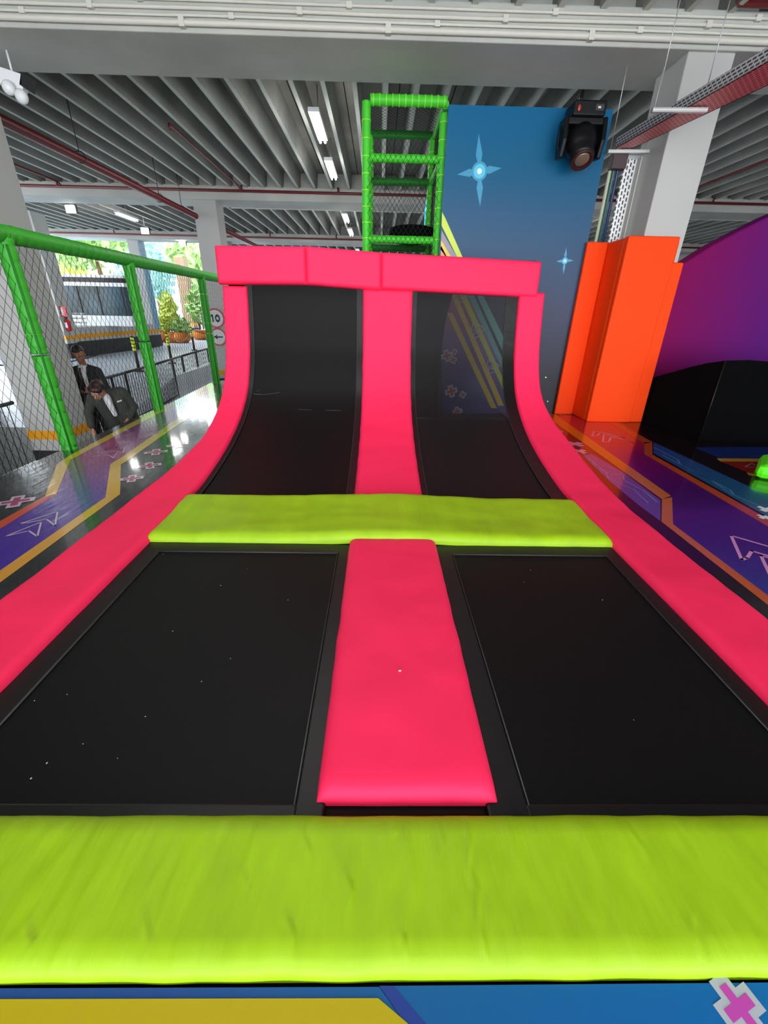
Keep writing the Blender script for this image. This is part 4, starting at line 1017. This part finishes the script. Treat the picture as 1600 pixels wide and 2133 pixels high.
# plants
def leaves(c, rx, ry, rz, n, s, mt, parent, name, seed):
    rn = random.Random(seed); m = MB()
    for _ in range(n):
        while True:
            v = Vector((rn.uniform(-1, 1), rn.uniform(-1, 1), rn.uniform(-1, 1)))
            if v.length < 1: break
        p_ = Vector(c)+Vector((v.x*rx, v.y*ry, v.z*rz)); a_ = Vector((rn.gauss(0, 1), rn.gauss(0, 1), rn.gauss(0, 1))).normalized(); b__ = a_.orthogonal().normalized()
        l = s*rn.uniform(.6, 1.3); m.poly([p_-a_*l, p_+b__*l*.4, p_+a_*l, p_-b__*l*.4])
    return m.build(name, mt, parent)
def potted(px, py, y, h, w, label, mts, seed, pot=True):
    p = PY(px, py, y); t = thing('potted_plant', label, 'plant', (p.x, y, DZ))
    z0 = DZ
    m = MB(); m.lathe([(w*.3, z0), (w*.5, z0+.18), (w*.56, z0+.35), (w*.42, z0+.52), (w*.46, z0+.56)], (p.x, y, 0), 0, 20); m.build('pot', POT, t)
    m = MB()
    for k in range(5):
        m.tube([(p.x, y, z0+.5), (p.x+.2*math.cos(k*1.3), y+.2*math.sin(k*1.3), z0+h*.75)], .02, 5)
    m.build('stem', BARK, t)
    leaves((p.x, y, z0+h*.68), w*.55, w*.55, h*.34, 260, .2, mts, t, 'foliage', seed)
potted(355, 670, 26, 2.5, .85, 'tall yellow green potted shrub in the middle of the driveway edge', LEAFY, 1)
potted(374, 672, 26, 1.3, .95, 'low bushy plant in an orange pot beside the brown column', LEAF, 2)
potted(338, 672, 26, 1.3, .8, 'low pale plant in an orange pot right of the blue tiled column', LEAFY, 3)
potted(414, 672, 29, 2.8, 1.1, 'dark green shrub right of the brown column', LEAF, 4)
def tree(x, y, h, w, mt, label, seed, n=650):
    t = thing('tree', label, 'tree', (x, y, DZ))
    m = MB(); m.tube([(x, y, DZ), (x+.2, y, DZ+h*.45), (x, y, DZ+h*.8)], [.22, .16, .06], 8); m.build('trunk', BARK, t)
    for k in range(5):
        rn = random.Random(seed*10+k)
        leaves((x+rn.uniform(-.5, .5)*w, y+rn.uniform(-.4, .4)*w, DZ+h*rn.uniform(.4, .9)), w*.5, w*.5, h*.2, n//5, .45, mt, t, 'foliage', seed*10+k)
tree(-21, 36, 8, 4.2, LEAF, 'light green tree far left beyond the kiosk', 11)
tree(-28, 40, 9, 5, LEAFY, 'yellowish tree at the far left beyond the kiosk', 12)
tree(-24.5, 52, 8, 4.0, LEAFB, 'blue green tree beyond the pale blue column', 13)
tree(-17.0, 44, 7, 3.6, LEAF, 'green tree beyond the brown column', 14)
tree(-22.5, 44.5, 8.5, 3.6, LEAFB, 'hazy blue green tree between the far columns', 15)
m = MB(); hx = PZ(345, 690, DZ)
for k in range(14):
    leaves_c = 0
t = thing('garden_fence', 'pale garden fence with slats beyond the potted plants', 'fence', (-18, 34, DZ))
m = MB(); m.box(-32, -9, 34, 34.08, 1.9, 2.0); m.box(-32, -9, 34, 34.08, 1.2, 1.3); m.build('rail', WHITEP, t)
m = MB()
for k in range(90): m.box(-32+k*.25, -31.9+k*.25, 34.1, 34.16, DZ, 2.05)
q = m.build('slats', WHITEP, t); q['kind'] = 'stuff'

# ------------------------------------------------------------------ people
def blob(name, prims, mt, parent, vox=.011, smooth=4):
    m = MB()
    for pr in prims:
        if pr[0] == 'T': m.tube(pr[1], pr[2], 12, dome=True)
        else: m.ball(pr[1], pr[2][0], pr[2][1], pr[2][2], 0, 18, 12, pr[3] if len(pr) > 3 else None)
    o = m.build(name, mt, parent)
    rm = o.modifiers.new('remesh', 'REMESH'); rm.mode = 'VOXEL'; rm.voxel_size = vox; rm.use_smooth_shade = True
    if smooth: sm = o.modifiers.new('smooth', 'SMOOTH'); sm.iterations = smooth; sm.factor = .5
    return o
def V(*a): return Vector(a)
def hand(wrist, d, side, s=1.0, curl=.5):
    """palm and five bent fingers; d = direction of the hand, side = thumb direction"""
    d = Vector(d).normalized(); side = Vector(side); side = (side-d*side.dot(d)).normalized(); nrm = d.cross(side)
    pr = []; w = Vector(wrist)
    pr.append(('T', [w, w+d*.05*s, w+d*.085*s], [.024*s, .034*s, .032*s]))
    for i, (off, ln) in enumerate(((.027, .068), (.009, .078), (-.010, .072), (-.027, .056))):
        b0 = w+d*.085*s+side*off*s; b1 = b0+(d+nrm*curl*.4).normalized()*ln*.5*s; b2 = b1+(d+nrm*curl*1.4).normalized()*ln*.5*s
        pr.append(('T', [b0-d*.02*s, b0, b1, b2], [.010*s, .0095*s, .0088*s, .0075*s]))
    t0 = w+d*.03*s+side*.028*s; t1 = t0+(side*.8+d*.6).normalized()*.035*s; t2 = t1+(d+side*.2+nrm*curl*.5).normalized()*.03*s
    pr.append(('T', [t0, t1, t2], [.013*s, .011*s, .009*s]))
    return pr
def head(c, face, up, s=1.0):
    """primitives of a head looking along face"""
    f = Vector(face).normalized(); u = Vector(up); u = (u-f*u.dot(f)).normalized(); r_ = f.cross(u)
    M = Matrix((r_, f, u)).transposed()
    c = Vector(c)
    L = lambda a, b, z_: c+r_*a*s+f*b*s+u*z_*s
    pr = [('B', L(0, -.01, .03), (.076*s, .094*s, .085*s), M), ('B', L(0, .02, -.035), (.060*s, .072*s, .078*s), M), ('B', L(0, .05, -.095), (.028*s, .028*s, .022*s), M),
          ('T', [L(0, .088, .012), L(0, .108, -.022)], [.008*s, .014*s]), ('B', L(0, .10, -.026), (.017*s, .012*s, .009*s), M),
          ('B', L(0, .086, -.058), (.026*s, .010*s, .009*s), M), ('B', L(0, .080, .026), (.052*s, .014*s, .010*s), M),
          ('B', L(-.076, -.005, -.01), (.010*s, .020*s, .031*s), M), ('B', L(.076, -.005, -.01), (.010*s, .020*s, .031*s), M)]
    return pr, L, M
def face_bits(L, s, parent, M, lipc=(150, 70, 65)):
    for sx in (-1, 1):
        m = MB(); m.ball(L(sx*.031, .083, .004), .011*s, .008*s, .007*s, 0, 12, 8, M); e = m.build('eye', mat('eye_white', lin((200, 195, 190)), rough=.3), parent)
        m = MB(); m.ball(L(sx*.031, .090, .002), .005*s, .003*s, .005*s, 0, 10, 6, M); m.build('iris', HAIR, e)
        m = MB(); m.tube([L(sx*.015, .090, .026), L(sx*.034, .091, .030), L(sx*.052, .078, .024)], .0045*s, 6); m.build('eyebrow', HAIR, parent)
    m = MB(); m.tube([L(-.022, .092, -.058), L(0, .098, -.056), L(.022, .092, -.058)], .0055*s, 6); m.build('lips', mat('lips', lin(lipc), rough=.5), parent)

# man standing, looking down at what he holds
mx_, my_ = -5.15, 7.75
t = thing('person', 'man in a black suit, white shirt and dark tie, looking down beside the column', 'person', (mx_, my_, FLOOR))
B = lambda x, y, z: Vector((mx_+x, my_+y, FLOOR+z))
fdir = Vector((.35, -.80, -.50))
hp, L, M = head(B(.02, -.09, 1.69), fdir, (0, -.3, 1), 1.12)
prims = hp+[('T', [B(.0, .0, 1.44), B(.01, -.05, 1.60)], [.058, .052]),
            ('T', [B(0, .03, 1.38), B(0, .04, 1.15), B(0, .04, .98)], [.075, .09, .11]),
            ('T', [B(-.1, .02, .95), B(-.11, 0, .52), B(-.11, .03, .08)], [.085, .06, .04]), ('T', [B(.1, .02, .95), B(.11, 0, .52), B(.11, .03, .08)], [.085, .06, .04]),
            ('T', [B(-.11, .03, .05), B(-.12, -.17, .035)], [.042, .034]), ('T', [B(.11, .03, .05), B(.12, -.17, .035)], [.042, .034]),
            ('T', [B(.19, .0, 1.40), B(.28, .0, 1.14), B(.13, -.24, 1.10)], [.05, .042, .026]), ('T', [B(-.19, .0, 1.40), B(-.28, .0, 1.14), B(-.06, -.24, 1.12)], [.05, .042, .026])]
prims += hand(B(.13, -.24, 1.10), (-.85, -.3, .15), (0, -.2, 1), 1.05, .9)+hand(B(-.06, -.24, 1.12), (.8, -.3, .0), (0, -.2, 1), 1.05, .9)
blob('body', prims, SKIN, t, .009, 3); face_bits(L, 1.12, t, M)
hairp = [('B', L(0, -.035, .055), (.082*1.12, .086*1.12, .075*1.12), M), ('B', L(0, .035, .095), (.062*1.12, .04*1.12, .028*1.12), M)]
blob('hair', hairp, HAIR, t, .010, 1)
jk = [('T', [B(-.17, .01, 1.42), B(0, .02, 1.45), B(.17, .01, 1.42)], [.075, .09, .075]), ('T', [B(-.09, .02, 1.36), B(-.10, .02, 1.1), B(-.10, .03, .85)], [.125, .115, .125]), ('T', [B(.09, .02, 1.36), B(.10, .02, 1.1), B(.10, .03, .85)], [.125, .115, .125]),
      ('T', [B(.20, .0, 1.41), B(.29, .0, 1.13), B(.17, -.19, 1.10)], [.078, .064, .048]), ('T', [B(-.20, .0, 1.41), B(-.29, .0, 1.13), B(-.10, -.20, 1.12)], [.078, .064, .048])]
blob('jacket', jk, SUIT, t, .012, 5)
sh = [('T', [B(.0, -.072, 1.47), B(0, -.095, 1.30), B(0, -.085, 1.08)], [.062, .062, .04]), ('T', [B(-.05, -.03, 1.50), B(0, -.075, 1.49), B(.05, -.03, 1.50)], [.022, .026, .022])]
blob('shirt', sh, SHIRT, t, .010, 2)
m = MB(); m.tube([B(0, -.125, 1.475), B(0, -.148, 1.44), B(.003, -.163, 1.25), B(.0, -.14, 1.12)], [.018, .014, .026, .022], 8); m.build('tie', TIEM, t)
tr_ = [('T', [B(-.09, .02, .98), B(-.11, .0, .52), B(-.11, .03, .09)], [.125, .09, .072]), ('T', [B(.09, .02, .98), B(.11, .0, .52), B(.11, .03, .09)], [.125, .09, .072])]
blob('trousers', tr_, SUIT, t, .014, 3)
for sx in (-1, 1):
    m = MB(); m.tube([B(sx*.11, .07, .045), B(sx*.12, -.08, .05), B(sx*.125, -.21, .035)], [.045, .052, .038], 12, dome=True); m.build('shoe', GLOSSK, t)
m = MB(); m.obox(B(.035, -.27, 1.135), (.05, 0, .0), (0, .03, .02), (0, -.03, .05)); tag(m.build('handheld_device', GLOSSK, bevel=.006), 'small dark device held at the waist by the man in the black suit', 'device')

# woman bending forward
wn_ = PY(214, 822, 6.25); wx, wy = wn_.x, wn_.y
t = thing('person', 'woman in a dark grey blazer and white top, hair tied back, bending down', 'person', (wx, wy, FLOOR))
def B(x, y, z): return Vector((wx+x*.85-y*.53, wy+x*.53+y*.85, FLOOR+z+(wn_.z-FLOOR-1.30)))
def D(x, y, z): return Vector((x*.85-y*.53, x*.53+y*.85, z))
S2 = 1.08
hc_ = B(-.05, -.15, 1.385)
hp, L, M = head(hc_, D(-.42, -.62, -.66), D(-.15, -.65, .75), S2)
prims = hp+[('T', [B(.02, .0, 1.28), B(-.02, -.08, 1.35)], [.048, .045]),
            ('T', [B(.05, .06, 1.22), B(.13, .16, 1.06), B(.20, .28, .93)], [.07, .08, .10]),
            ('T', [B(.12, .30, .90), B(.12, .18, .48), B(.12, .26, .08)], [.08, .058, .036]), ('T', [B(.29, .30, .90), B(.29, .18, .48), B(.29, .26, .08)], [.08, .058, .036]),
            ('T', [B(.12, .26, .05), B(.12, .08, .03)], [.036, .03]), ('T', [B(.29, .26, .05), B(.29, .08, .03)], [.036, .03]),
            ('T', [B(-.14, .04, 1.27), B(-.235, .0, 1.05), B(-.235, -.10, .84)], [.042, .036, .024]), ('T', [B(.25, .06, 1.31), B(.36, .10, 1.06), B(.24, -.02, .92)], [.042, .036, .024])]
prims += hand(B(-.235, -.10, .84), D(.12, -.12, -1), D(.3, -1, 0), .95, .35)+hand(B(.24, -.02, .92), D(-.5, -.5, -.6), D(0, -1, .3), .95, .5)
blob('body', prims, SKIN2, t, .009, 3); face_bits(L, S2, t, M, (170, 75, 75))
hairp = [('B', L(0, -.03, .045), (.084*S2, .088*S2, .080*S2), M), ('B', L(0, -.115, .03), (.042*S2, .042*S2, .042*S2), M), ('B', L(.0, .04, .075), (.070*S2, .052*S2, .042*S2), M), ('B', L(-.045, .03, .06), (.042*S2, .05*S2, .042*S2), M), ('B', L(.045, .03, .06), (.042*S2, .05*S2, .042*S2), M)]
blob('hair', hairp, HAIR2, t, .009, 1)
jk = [('T', [B(-.12, .05, 1.27), B(.04, .07, 1.29), B(.23, .07, 1.32)], [.066, .075, .072]), ('T', [B(-.06, .05, 1.20), B(-.0, .12, 1.04), B(.06, .22, .84)], [.095, .10, .13]), ('T', [B(.19, .06, 1.22), B(.22, .12, 1.05), B(.25, .22, .84)], [.105, .12, .14]),
      ('T', [B(-.14, .04, 1.27), B(-.235, .0, 1.05), B(-.235, -.09, .89)], [.068, .058, .048]), ('T', [B(.25, .06, 1.31), B(.36, .10, 1.07), B(.27, .0, .94)], [.074, .062, .050])]
blob('blazer', jk, SUIT2, t, .011, 5)
sh = [('T', [B(.035, -.035, 1.27), B(.055, -.028, 1.16), B(.09, .02, 1.0)], [.050, .045, .034])]
blob('blouse', sh, SHIRT, t, .009, 2)
m = MB(); m.obox(B(.185, -.052, 1.20), D(.030, .0, .008), D(0, .004, 0), D(0, .002, .009)); q = m.build('name_badge', SHIRT, t); q['label'] = 'white name badge'
tr_ = [('T', [B(.12, .29, .92), B(.12, .18, .48), B(.12, .26, .09)], [.12, .085, .065]), ('T', [B(.28, .29, .92), B(.29, .18, .48), B(.29, .26, .09)], [.12, .085, .065])]
blob('trousers', tr_, SUIT2, t, .014, 3)
for xx in (.12, .29):
    m = MB(); m.tube([B(xx, .28, .04), B(xx, .16, .045), B(xx, .05, .03)], [.04, .045, .032], 12, dome=True); m.build('shoe', GLOSSK, t)
